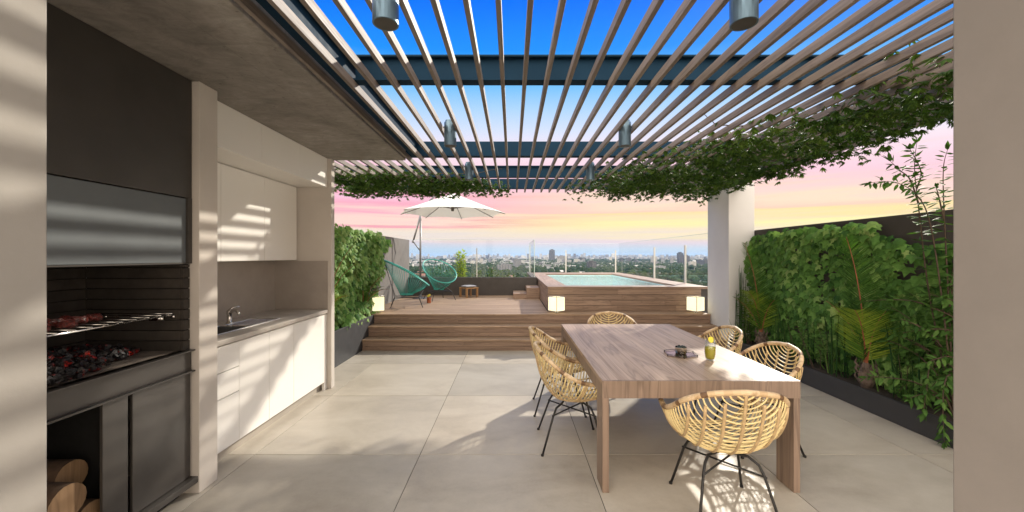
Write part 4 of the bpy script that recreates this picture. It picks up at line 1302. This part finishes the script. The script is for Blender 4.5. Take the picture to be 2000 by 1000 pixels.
palm('young yellow green palm in the tall planter behind the kitchen wall end', (-2.60, 5.36, .49),
     [(-60, 74, .75, 70, .22, 40, .85), (-20, 66, .62, 75, .2, 36, .75), (60, 74, 1.0, 55, .22, 46, .5), (110, 70, .9, 60, .22, 42, .4), (0, 80, 1.15, 35, .2, 46, .35)], .05)
palm('small fern like palm in the tall planter close to the lantern', (-2.64, 6.95, .49),
     [(-10, 58, .62, 70, .17, 36, .4), (60, 60, .60, 70, .16, 34, .35), (-70, 62, .6, 75, .17, 36, .5), (25, 74, .72, 50, .15, 36, .45)], .045)

# ---- horsetail reeds
def reeds(label, cx_, cy_, n, rx, ry, h0, h1, z0=.18):
    mb = MB()
    for k in range(n):
        x = cx_ + random.uniform(-rx, rx); y = cy_ + random.uniform(-ry, ry); h = random.uniform(h0, h1)
        lx, ly = random.gauss(0, .03), random.gauss(0, .05)
        tn = random.random()
        pts = [(x + lx * (i / 5) ** 2, y + ly * (i / 5) ** 2, z0 + h * i / 5) for i in range(6)]
        mb.tube(pts, [.0065, .0065, .006, .006, .005, .002], 5, tn)
    # arching blades between
    P = []; D = []; N = []; S = []
    for k in range(n):
        P.append((cx_ + random.uniform(-rx, rx), cy_ + random.uniform(-ry, ry), z0)); D.append((random.gauss(-.15, .25), random.gauss(0, .3), 1)); N.append((-1, random.gauss(0, .5), .3)); S.append(random.uniform(.25, .6))
    V, F, T = leafset(BLD_V, BLD_F, np.array(P), np.array(D), np.array(N), S, U(.2, 1, n), SX=np.full(n, .014))
    o = thing('horsetail', label, 'reeds', (cx_, cy_, z0))
    mb.build('stems', M['reed'], o); npmesh('blades', V, F, T, M['shrubleaf'], o)
reeds('clump of dark horsetail reeds behind the farther planter side chair', 3.86, 5.35, 13, .10, .36, .4, .75)
reeds('clump of horsetail reeds left of the larger feather palm', 3.86, 4.62, 11, .10, .22, .4, .75)
reeds('clump of tall horsetail reeds between larger palm and leafy shrub', 3.86, 3.86, 13, .09, .22, .4, .8)
reeds('thin horsetail reeds standing against the white column', 3.72, 6.36, 14, .06, .10, .8, 1.25)

# ---- leafy shrubs
def leafy_shoot(parts, mb, pts, r0, size, gap, spread=1.0, t0=.25, tn=.45):
    pts = [Vector(p) for p in pts]
    fine = [cr(pts, i / (len(pts) * 8)) for i in range(len(pts) * 8 + 1)]
    n = len(fine)
    mb.tube(fine, [max(.0018, r0 * (1 - .8 * i / n)) for i in range(n)], 6)
    P = []; D = []; N = []; S = []; T = []
    acc = 0; L = sum((fine[i + 1] - fine[i]).length for i in range(n - 1)); run_ = 0; ph = random.uniform(0, 6)
    for i in range(n - 1):
        d = fine[i + 1] - fine[i]; run_ += d.length; acc += d.length
        if run_ / L < t0: acc = 0; continue
        while acc > gap:
            acc -= gap; ph += 2.4
            t = d.normalized()
            a = t.cross(Vector((0, 0, 1)));
            if a.length < .1: a = Vector((1, 0, 0))
            a.normalize(); b_ = t.cross(a)
            for q in range(2):
                out = (a * math.cos(ph + PI * q) + b_ * math.sin(ph + PI * q))
                dd = out * spread + t * .6 + Vector((0, 0, -.35)) + Vector((random.gauss(0, .15), random.gauss(0, .15), random.gauss(0, .15)))
                P.append(fine[i] + out * .006); D.append(dd); N.append(Vector((random.gauss(0, .4), random.gauss(0, .4) - .2, 1))); S.append(size * random.uniform(.7, 1.15)); T.append(min(1, max(0, tn + random.gauss(0, .2))))
    # terminal tuft
    t = (fine[-1] - fine[-3]).normalized()
    for q in range(5):
        P.append(fine[-1]); D.append(t + Vector((random.gauss(0, .5), random.gauss(0, .5), random.gauss(-.1, .4)))); N.append(Vector((random.gauss(0, .4), random.gauss(0, .4), 1))); S.append(size * random.uniform(.7, 1.1)); T.append(tn)
    parts.append(leafset(LAN_V, LAN_F, np.array(P), np.array(D), np.array(N), S, T, SX=np.array(S) * 1.15))
def shrub(name, label, cat_, base, shoots, size, gap, m, r0=.008, t0=.25, tn=.45):
    o = thing(name, label, cat_, base)
    parts = []; mb = MB()
    for s in shoots: leafy_shoot(parts, mb, s, r0, size, gap, t0=t0, tn=tn)
    V, F, T = cat(parts)
    npmesh('leaves', V, F, T, m, o); mb.build('stems', M['stem'], o, smooth=True)
    return o
B = (3.86, 3.42, .18)
sh = [[B, (3.80, 3.45, 1.1), (3.74, 3.5, 1.85), (3.62, 3.5, 2.12), (3.42, 3.5, 2.24), (3.20, 3.5, 2.235)],
      [B, (3.84, 3.6, 1.2), (3.74, 3.6, 2.0), (3.70, 3.6, 2.38), (3.72, 3.6, 2.62)],
      [(3.74, 3.6, 2.05), (3.66, 3.6, 2.28), (3.55, 3.58, 2.36), (3.44, 3.56, 2.44)],
      [(3.72, 3.6, 2.2), (3.78, 3.62, 2.36), (3.66, 3.6, 2.56)],
      [B, (3.90, 3.5, 1.2), (3.86, 3.5, 2.0), (3.80, 3.45, 2.35), (3.78, 3.4, 2.5)],
      [(3.86, 3.5, 1.9), (3.76, 3.45, 2.1), (3.68, 3.4, 2.18)],
      [B, (3.75, 3.35, .55), (3.62, 3.28, .50), (3.565, 3.24, .30), (3.555, 3.22, .05)],
      [B, (3.70, 3.45, .6), (3.62, 3.42, .40), (3.57, 3.40, .22)]]
for k in range(26):
    z0 = random.uniform(.25, 1.15); 
    a = Vector((3.86 + random.uniform(-.06, .06), 3.45 + random.uniform(-.2, .2), z0))
    d = Vector((random.uniform(-.28, .08), random.uniform(-.35, .45), random.uniform(.05, .4)))
    sh.append([a, a + d * .5 + Vector((0, 0, .05)), a + d, a + d * 1.35 + Vector((0, 0, -.06))])
shrub('shrub', 'tall leafy shrub in the low planter with shoots reaching above the dark wall', 'shrub', B, sh, .085, .030, M['shrubleaf'])
for (lab, cy_, n_, zt) in (('low leafy filler shrub at the foot of the ivy between the palms', 5.0, 9, .6), ('small leafy filler shrub at the foot of the larger palm', 3.95, 5, .45), ('slender leafy shrub tucked against the white column', 6.38, 9, 1.15)):
    sh = []
    for k in range(n_):
        a = Vector((3.82 + random.uniform(-.1, .1), cy_ + random.uniform(-.38, .38) * (.4 if cy_ > 6 else 1), .18)); d = Vector((random.uniform(-.14, .06), random.uniform(-.2, .2), random.uniform(.5, 1) * zt))
        sh.append([a, a + d * .5, a + d])
    shrub('shrub', lab, 'shrub', (3.82, cy_, .18), sh, .062, .03, M['shrubleaf'], .005)
sh = []
for k in range(7):
    a = Vector((-1.42 + random.uniform(-.07, .07), 10.88 + random.uniform(-.08, .08), .77)); d = Vector((random.uniform(-.08, .08), random.uniform(-.06, .06), random.uniform(.55, .95)))
    sh.append([a, a + d * .5, a + d])
shrub('bamboo', 'bright yellow green bamboo outside the glass behind the stool', 'bamboo', (-1.42, 10.88, .77), sh, .12, .028, M['bamboo'], .006, .15, .6)
for i, (x, w, zt, n_, lab) in enumerate([(-.95, .22, .30, 12, 'low green bush outside the glass just past the bamboo'), (-.45, .26, .34, 14, 'low green bush outside the glass in the middle of the outer planter'), (.12, .24, .20, 12, 'low green bush outside the glass near the parapet corner'), (-2.0, .3, .42, 14, 'green bush outside the glass behind the teal chairs')]):
    sh = []
    for k in range(n_):
        a = Vector((x + random.uniform(-w, w), 10.9 + random.uniform(-.12, .12), .77)); d = Vector((random.uniform(-.16, .16), random.uniform(-.1, .1), random.uniform(.5, 1.2) * zt))
        sh.append([a, a + d * .5, a + d])
    shrub('bush', lab, 'bush', (x, 10.9, .77), sh, .085, .028, M['bush'], .005, .1)

# ---- climbing vine on the pergola
def vine(label, base, dens, n, box, size, stems):
    o = thing('climbing_vine', label, 'vine', base)
    P = []; D = []; N = []; S = []; T = []
    got = 0
    while got < n:
        x = random.uniform(box[0], box[1]); y = random.uniform(box[2], box[3])
        dn, hang = dens(x, y)
        dn *= .75 + .9 * mnoise.noise(Vector((x * 2.3, y * 2.3, 4)))
        if random.random() > dn: continue
        got += 1
        z = 2.76 + random.uniform(-.06, .10) - hang * random.random() ** 1.5
        c = Vector((x, y, z))
        az_ = random.uniform(0, 2 * PI)
        ax_ = Vector((math.cos(az_), math.sin(az_) * .8, random.uniform(-.75, .15))).normalized()
        sd_ = ax_.cross(Vector((0, 0, 1))).normalized()
        tn = min(1, max(0, .42 + .5 * mnoise.noise(Vector((x * 3, y * 3, z * 6))) + random.gauss(0, .15)))
        m_ = random.choice((5, 5, 7))
        sz = size * random.uniform(.75, 1.2)
        for q in range(m_):
            a = (q - (m_ - 1) / 2) * R(150) / m_
            d = ax_ * math.cos(a) + sd_ * math.sin(a) + Vector((0, 0, -.25 * abs(math.sin(a)) - random.uniform(0, .25)))
            P.append(c); D.append(d); N.append(Vector((random.gauss(0, .25), random.gauss(0, .25), 1))); S.append(sz * (1 - .25 * abs(a))); T.append(min(1, max(0, tn + random.gauss(0, .07))))
    V, F, T = leafset(LAN_V, LAN_F, np.array(P), np.array(D), np.array(N), S, T, SX=np.array(S) * .82)
    npmesh('leaves', V, F, T, M['vine'], o)
    mb = MB()
    for s in stems:
        pts = [Vector(p) for p in s]
        fine = [cr(pts, i / 40) + Vector((.02 * mnoise.noise(Vector((i * .4, s[0][0], 0))), .02 * mnoise.noise(Vector((i * .4, s[0][1], 5))), .02 * mnoise.noise(Vector((i * .5, 3, s[0][1]))))) for i in range(41)]
        mb.tube(fine, [.009 * (1 - .7 * i / 40) for i in range(41)], 6)
    mb.build('stems', M['stem'], o, smooth=True)
    return o
def dens_r(x, y):
    inner = np.interp(y, [1.6, 2.2, 2.6, 3.3, 4.1, 5.5, 6.2, 7.4], [3.1, 2.45, 2.35, 2.15, 1.75, 1.25, 1.05, 1.0])
    if x < inner - .30 or x > 3.72 + .1 * math.sin(y * 5) or y > (7.2 if x < 3.0 else 7.4): return 0, 0
    d = min(1.0, max(.04, (x - inner + .30) / 1.05)) ** 1.7
    if y < 2.3: d *= .5
    h = .05 + .06 * min(1, max(0, (x - 3.2) / .5)) + .10 * min(1, max(0, (y - 6.6) / .6))
    return d, h
vine('dense climbing vine draped over the pergola along the planter side', (3.75, 5.0, 2.74), dens_r, 6300, (.9, 3.95, 1.7, 7.42), .078,
     [[(4.05, 7.0, .3), (4.05, 7.0, 2.6), (3.8, 6.6, 2.83), (3.5, 5.2, 2.83), (3.0, 4.0, 2.83), (2.5, 2.8, 2.83)], [(3.8, 6.2, 2.7), (3.0, 6.4, 2.83), (2.0, 6.2, 2.83), (1.1, 5.6, 2.83)], [(3.7, 5.6, 2.83), (3.6, 4.2, 2.83), (3.5, 3.0, 2.83), (3.3, 2.0, 2.83)],
      [(3.0, 4.0, 2.83), (2.3, 3.7, 2.80), (1.9, 3.6, 2.79), (1.6, 3.3, 2.80)], [(2.0, 6.2, 2.83), (1.5, 4.9, 2.80), (1.25, 4.6, 2.80)]])
def dens_l(x, y):
    lo = np.interp(x, [-3, -2.2, -1.4, -.6, -.1], [5.25, 5.35, 5.45, 5.85, 6.5])
    if y < lo or y > 7.24 or x > .02: return 0, 0
    d = min(1, (y - lo) / .5 + .08) * min(1, max(.0, (.05 - x) / .75))
    h = .04 + .03 * min(1, max(0, (y - 6.5) / .7))
    return d, h
vine('climbing vine draped over the far pergola end above the teal chairs', (-2.7, 6.6, 2.74), dens_l, 3500, (-3.0, .05, 5.2, 7.42), .075,
     [[(-2.72, 6.9, 2.80), (-2.70, 6.8, 2.82), (-2.0, 6.5, 2.83), (-1.0, 6.4, 2.83), (-.2, 6.2, 2.83)], [(-2.7, 6.8, 2.7), (-2.4, 6.0, 2.82), (-1.6, 5.8, 2.82), (-.7, 5.9, 2.82), (-.15, 5.55, 2.82)], [(-2.0, 6.5, 2.83), (-1.3, 7.1, 2.8), (-.5, 7.2, 2.8)]])

# ================================================================== THE CITY BELOW
GZ = -50.0
def ground_mat():
    m, t, b = mat('city_ground')
    co = objco(t)
    n = t.noise(co, .006, 8, .65)
    n2 = t.noise(co, .03, 5, .7)
    f = t.math('ADD', t.math('MULTIPLY', n, .6), t.math('MULTIPLY', n2, .4))
    c = t.ramp(f, [(.38, (.025, .045, .022)), (.5, (.045, .065, .034)), (.56, (.15, .145, .135)), (.62, (.05, .07, .035)), (.72, (.20, .19, .175))])
    t.l.new(c, b.inputs['Base Color']); b.inputs['Roughness'].default_value = .95
    return m
M['ground'] = ground_mat()
mb = MB(); mb.add([(-11500, -150, GZ), (11500, -150, GZ), (11500, 15500, GZ), (-11500, 15500, GZ)], [(0, 1, 2, 3)])
struct(mb.build('ground', M['ground']))
# tree canopy: one wooded mass seen from far above
def ico(sub):
    import bmesh
    bm = bmesh.new(); bmesh.ops.create_icosphere(bm, subdivisions=sub, radius=1)
    V = np.array([v.co[:] for v in bm.verts]); F = np.array([[v.index for v in f.verts] for f in bm.faces]); bm.free(); return V, F
def crowns(n, y0, y1, sub, rr):
    V0, F0 = ico(sub)
    y = np.sqrt(U(y0 ** 2, y1 ** 2, n)); x = y * U(-.46, .64, n)
    c = np.array([mnoise.noise(Vector((a * .004, b * .004, 1))) for a, b in zip(x, y)])
    k = rng.uniform(0, 1, n) < np.clip(.75 + 1.3 * c, .12, 1)
    x, y, c = x[k], y[k], c[k]; n = len(x)
    r = U(rr[0], rr[1], n); h = r * U(.65, 1.1, n)
    jit = 1 + rng.normal(0, .16, (n, len(V0), 1))
    V = V0[None] * jit * np.stack([r, r, h], 1)[:, None, :] + np.stack([x, y, GZ + h * .8 + U(1, 5, n)], 1)[:, None, :]
    F = (F0[None] + (np.arange(n) * len(V0))[:, None, None]).reshape(-1, 3)
    T = np.repeat(np.clip(.4 + rng.normal(0, .22, n), 0, 1), len(F0))
    return V.reshape(-1, 3), F, T
M['crown'] = leaf_mat('city_tree_crown', (.010, .024, .010), (.024, .046, .017), (.055, .080, .028), .0, .9)
V, F, T = cat([crowns(2600, 520, 1150, 2, (4.5, 8.5)), crowns(14000, 1100, 2900, 1, (4.5, 8.5)), crowns(9000, 2800, 5200, 1, (6, 12))])
o = npmesh('woods', V, F, T, M['crown']); stuff(tag(o, 'dark green tree canopy spreading across the city far below', 'trees'))
def facade_mat(name, wall, win, cx_, cz_, roof):
    m, t, b = mat(name)
    tcn = t.new('ShaderNodeTexCoord')
    g_ = tcn.outputs['Generated']
    sp_ = t.new('ShaderNodeSeparateXYZ'); t.l.new(g_, sp_.inputs[0])
    geo = t.new('ShaderNodeNewGeometry')
    nz = t.new('ShaderNodeSeparateXYZ'); t.l.new(geo.outputs['Normal'], nz.inputs[0])
    u = t.math('MAXIMUM', 0, t.math('ADD', sp_.outputs[0], sp_.outputs[1]))
    fx = t.math('FRACT', t.math('MULTIPLY', u, cx_)); fz = t.math('FRACT', t.math('MULTIPLY', sp_.outputs[2], cz_))
    w = t.math('MULTIPLY', t.math('GREATER_THAN', fx, .42), t.math('GREATER_THAN', fz, .48))
    top_ = t.math('GREATER_THAN', nz.outputs[2], .5)
    oi = t.new('ShaderNodeObjectInfo')
    wv = t.mix(1.0, wall, t.ramp(oi.outputs['Random'], [(0, (.6, .62, .66)), (1, (1.1, 1.08, 1.02))]), 'MULTIPLY')
    c = t.mix(w, wv, win)
    c = t.mix(top_, c, roof)
    t.l.new(c, b.inputs['Base Color']); b.inputs['Roughness'].default_value = .7
    return m
M['fac_pale'] = facade_mat('pale_facade', (.46, .45, .43), (.06, .07, .085), 4, 7, (.48, .47, .46))
M['fac_grey'] = facade_mat('grey_facade', (.26, .26, .27), (.05, .06, .075), 5, 12, (.30, .30, .30))
M['fac_dark'] = facade_mat('dark_facade', (.085, .085, .10), (.03, .035, .045), 5, 20, (.12, .12, .12))
M['fac_house'] = facade_mat('house_facade', (.50, .47, .43), (.12, .11, .10), 2, 2, (.50, .47, .45))
M['fac_tile'] = facade_mat('tiled_house_facade', (.42, .38, .34), (.10, .09, .08), 2, 2, (.24, .12, .085))
def block_mesh(kind):
    mb = MB()
    if kind == 'house':
        mb.box(-.5, .5, -.5, .5, 0, .62)
        mb.add([(-.54, -.54, .62), (.54, -.54, .62), (.54, .54, .62), (-.54, .54, .62), (-.54, 0, 1), (.54, 0, 1)], [(0, 1, 5, 4), (2, 3, 4, 5), (0, 4, 3), (1, 2, 5), (0, 3, 2, 1)])
    elif kind == 'flat':
        mb.box(-.5, .5, -.5, .5, 0, .86); mb.box(-.5, .5, -.5, -.46, .86, .9); mb.box(-.5, .5, .46, .5, .86, .9); mb.box(-.2, .15, -.2, .2, .86, 1)
    else:
        mb.box(-.5, .5, -.5, .5, 0, .93); mb.box(-.53, -.5, -.3, .3, 0, .9); mb.box(.5, .53, -.3, .3, 0, .9); mb.box(-.25, .25, -.3, .3, .93, 1)
    return mb
def bproto(kind, m, name):
    return block_mesh(kind).build(name, M[m])
protos = {}
def city_building(name, kind, m, x, y, w, d, h, rz_, label, cat_, group=None):
    key = (name, kind, m)
    if key not in protos:
        o = bproto(kind, m, name); protos[key] = o
    else:
        o = protos[key].copy(); COL.objects.link(o)
        for q in ('group',):
            if q in o: del o[q]
    o.location = (x, y, GZ); o.scale = (w, d, h); o.rotation_euler = (0, 0, rz_)
    tag(o, label, cat_, group)
    return o
# the ones that stand out
city_building('tower', 'tower', 'fac_dark', 357, 3500, 44, 40, 112, .1, 'lone dark tower standing highest on the city skyline', 'tower')
city_building('apartment_building', 'tower', 'fac_grey', 320, 2500, 62, 30, 54, .1, 'broad grey apartment block in front of the lone dark tower', 'building')
city_building('tower', 'tower', 'fac_dark', 935, 2180, 24, 24, 74, .2, 'tallest of the dark tower cluster near the white column', 'tower')
city_building('tower', 'tower', 'fac_dark', 975, 2200, 34, 26, 58, .2, 'broader dark tower at the edge of the cluster near the column', 'tower')
city_building('tower', 'tower', 'fac_pale', 850, 2350, 26, 24, 52, .2, 'pale tower beside the dark cluster near the column', 'tower')
city_building('office_building', 'flat', 'fac_grey', -22, 1130, 40, 26, 30, .15, 'stepped grey office block just above the parapet by the pool step', 'building')
city_building('apartment_building', 'tower', 'fac_grey', 20, 1500, 26, 20, 40, .3, 'slim grey block behind the stepped office block', 'building')
city_building('apartment_building', 'tower', 'fac_dark', 262, 1290, 26, 20, 36, .2, 'dark block above the far pool rim in the trees', 'building')
mb = MB()
mx_, my_ = 130, 3600
for k in range(14):
    z0 = GZ + k * 8.4; s0 = 6 * (1 - k / 15); s1 = 6 * (1 - (k + 1) / 15)
    for (a, b_) in ((-1, -1), (1, -1), (1, 1), (-1, 1)):
        mb.tube([(mx_ + a * s0, my_ + b_ * s0, z0), (mx_ + a * s1, my_ + b_ * s1, z0 + 8.4)], .9, 4)
        mb.tube([(mx_ + a * s0, my_ + b_ * s0, z0), (mx_ - b_ * s1, my_ + a * s1, z0 + 8.4)], .6, 4)
mb.tube([(mx_, my_, GZ + 117), (mx_, my_, GZ + 134)], .8, 4)
tag(mb.build('radio_mast', M['whitepost']), 'lattice radio mast on the skyline beyond the glass corner', 'mast')
random.seed(21)
for k in range(165):
    y = math.sqrt(random.uniform(760 ** 2, 2300 ** 2)); x = y * random.uniform(-.40, .56)
    m = random.choice(('fac_house', 'fac_house', 'fac_tile', 'fac_pale'))
    city_building('house', 'house' if m != 'fac_pale' else 'flat', m, x, y, random.uniform(10, 24), random.uniform(9, 15), random.uniform(9, 14), random.uniform(-.6, .6), 'low pale house half sunk among the trees of the city', 'house', 'low houses among the city trees')
for k in range(95):
    y = math.sqrt(random.uniform(1200 ** 2, 4200 ** 2)); x = y * random.uniform(-.40, .56)
    m = random.choice(('fac_pale', 'fac_grey', 'fac_grey', 'fac_dark'))
    h = random.uniform(20, 34 + y / 260)
    city_building('apartment_building', random.choice(('flat', 'tower')), m, x, y, random.uniform(16, 34), random.uniform(14, 24), h, random.uniform(-.5, .5), 'apartment block rising out of the city trees in the distance', 'building', 'apartment blocks among the city trees')
# everything farther off reads as one mass
def far_city(n, y0, y1, w, h, seed):
    r2 = np.random.default_rng(seed)
    y = np.sqrt(r2.uniform(y0 ** 2, y1 ** 2, n)); x = y * r2.uniform(-.50, .68, n)
    c = np.array([mnoise.noise(Vector((a * .0007, b * .0007, 8))) for a, b in zip(x, y)])
    ww = r2.uniform(w[0], w[1], n); dd = r2.uniform(w[0], w[1], n); hh = h[0] + (h[1] - h[0]) * r2.uniform(0, 1, n) ** 3 * np.clip(.6 + 1.5 * c, .15, 1.3)
    q = np.array([(a, b, z) for z in (0, 1) for b in (-.5, .5) for a in (-.5, .5)])
    V = q[None] * np.stack([ww, dd, hh], 1)[:, None, :] + np.stack([x, y, np.full(n, GZ)], 1)[:, None, :]
    f = np.array([(4, 5, 7, 6), (0, 1, 5, 4), (2, 6, 7, 3), (0, 4, 6, 2), (1, 3, 7, 5)])
    F = (f[None] + (np.arange(n) * 8)[:, None, None]).reshape(-1, 4)
    return V.reshape(-1, 3), F, np.repeat(r2.uniform(0, 1, n), 5)
def far_mat():
    m, t, b = mat('far_city_blocks')
    c = t.ramp(tone(t), [(0, (.09, .09, .10)), (.4, (.22, .22, .22)), (.75, (.28, .28, .28)), (1, (.46, .455, .445))])
    t.l.new(c, b.inputs['Base Color']); b.inputs['Roughness'].default_value = .8
    return m
M['far'] = far_mat()
V, F, T = cat([far_city(1500, 1450, 3000, (12, 26), (9, 26), 5), far_city(3400, 2300, 5200, (12, 34), (9, 40), 3), far_city(3600, 5000, 12500, (20, 60), (14, 88), 4)])
o = npmesh('far_city', V, F, T, M['far']); stuff(tag(o, 'hazy mass of pale city blocks along the horizon', 'city'))

# ---- air
hz = bpy.data.materials.new('air'); hz.use_nodes = True
t = NT(hz.node_tree); t.n.clear()
ov = t.new('ShaderNodeOutputMaterial'); pv = t.new('ShaderNodeVolumePrincipled')
pv.inputs['Color'].default_value = (.36, .58, .97, 1)
pv.inputs['Density'].default_value = HAZE
pv.inputs['Anisotropy'].default_value = .2
t.l.new(pv.outputs[0], ov.inputs['Volume'])
o = MB().box(-11800, 11800, -300, 15800, GZ - 1, 88).build('haze', hz)
stuff(o)
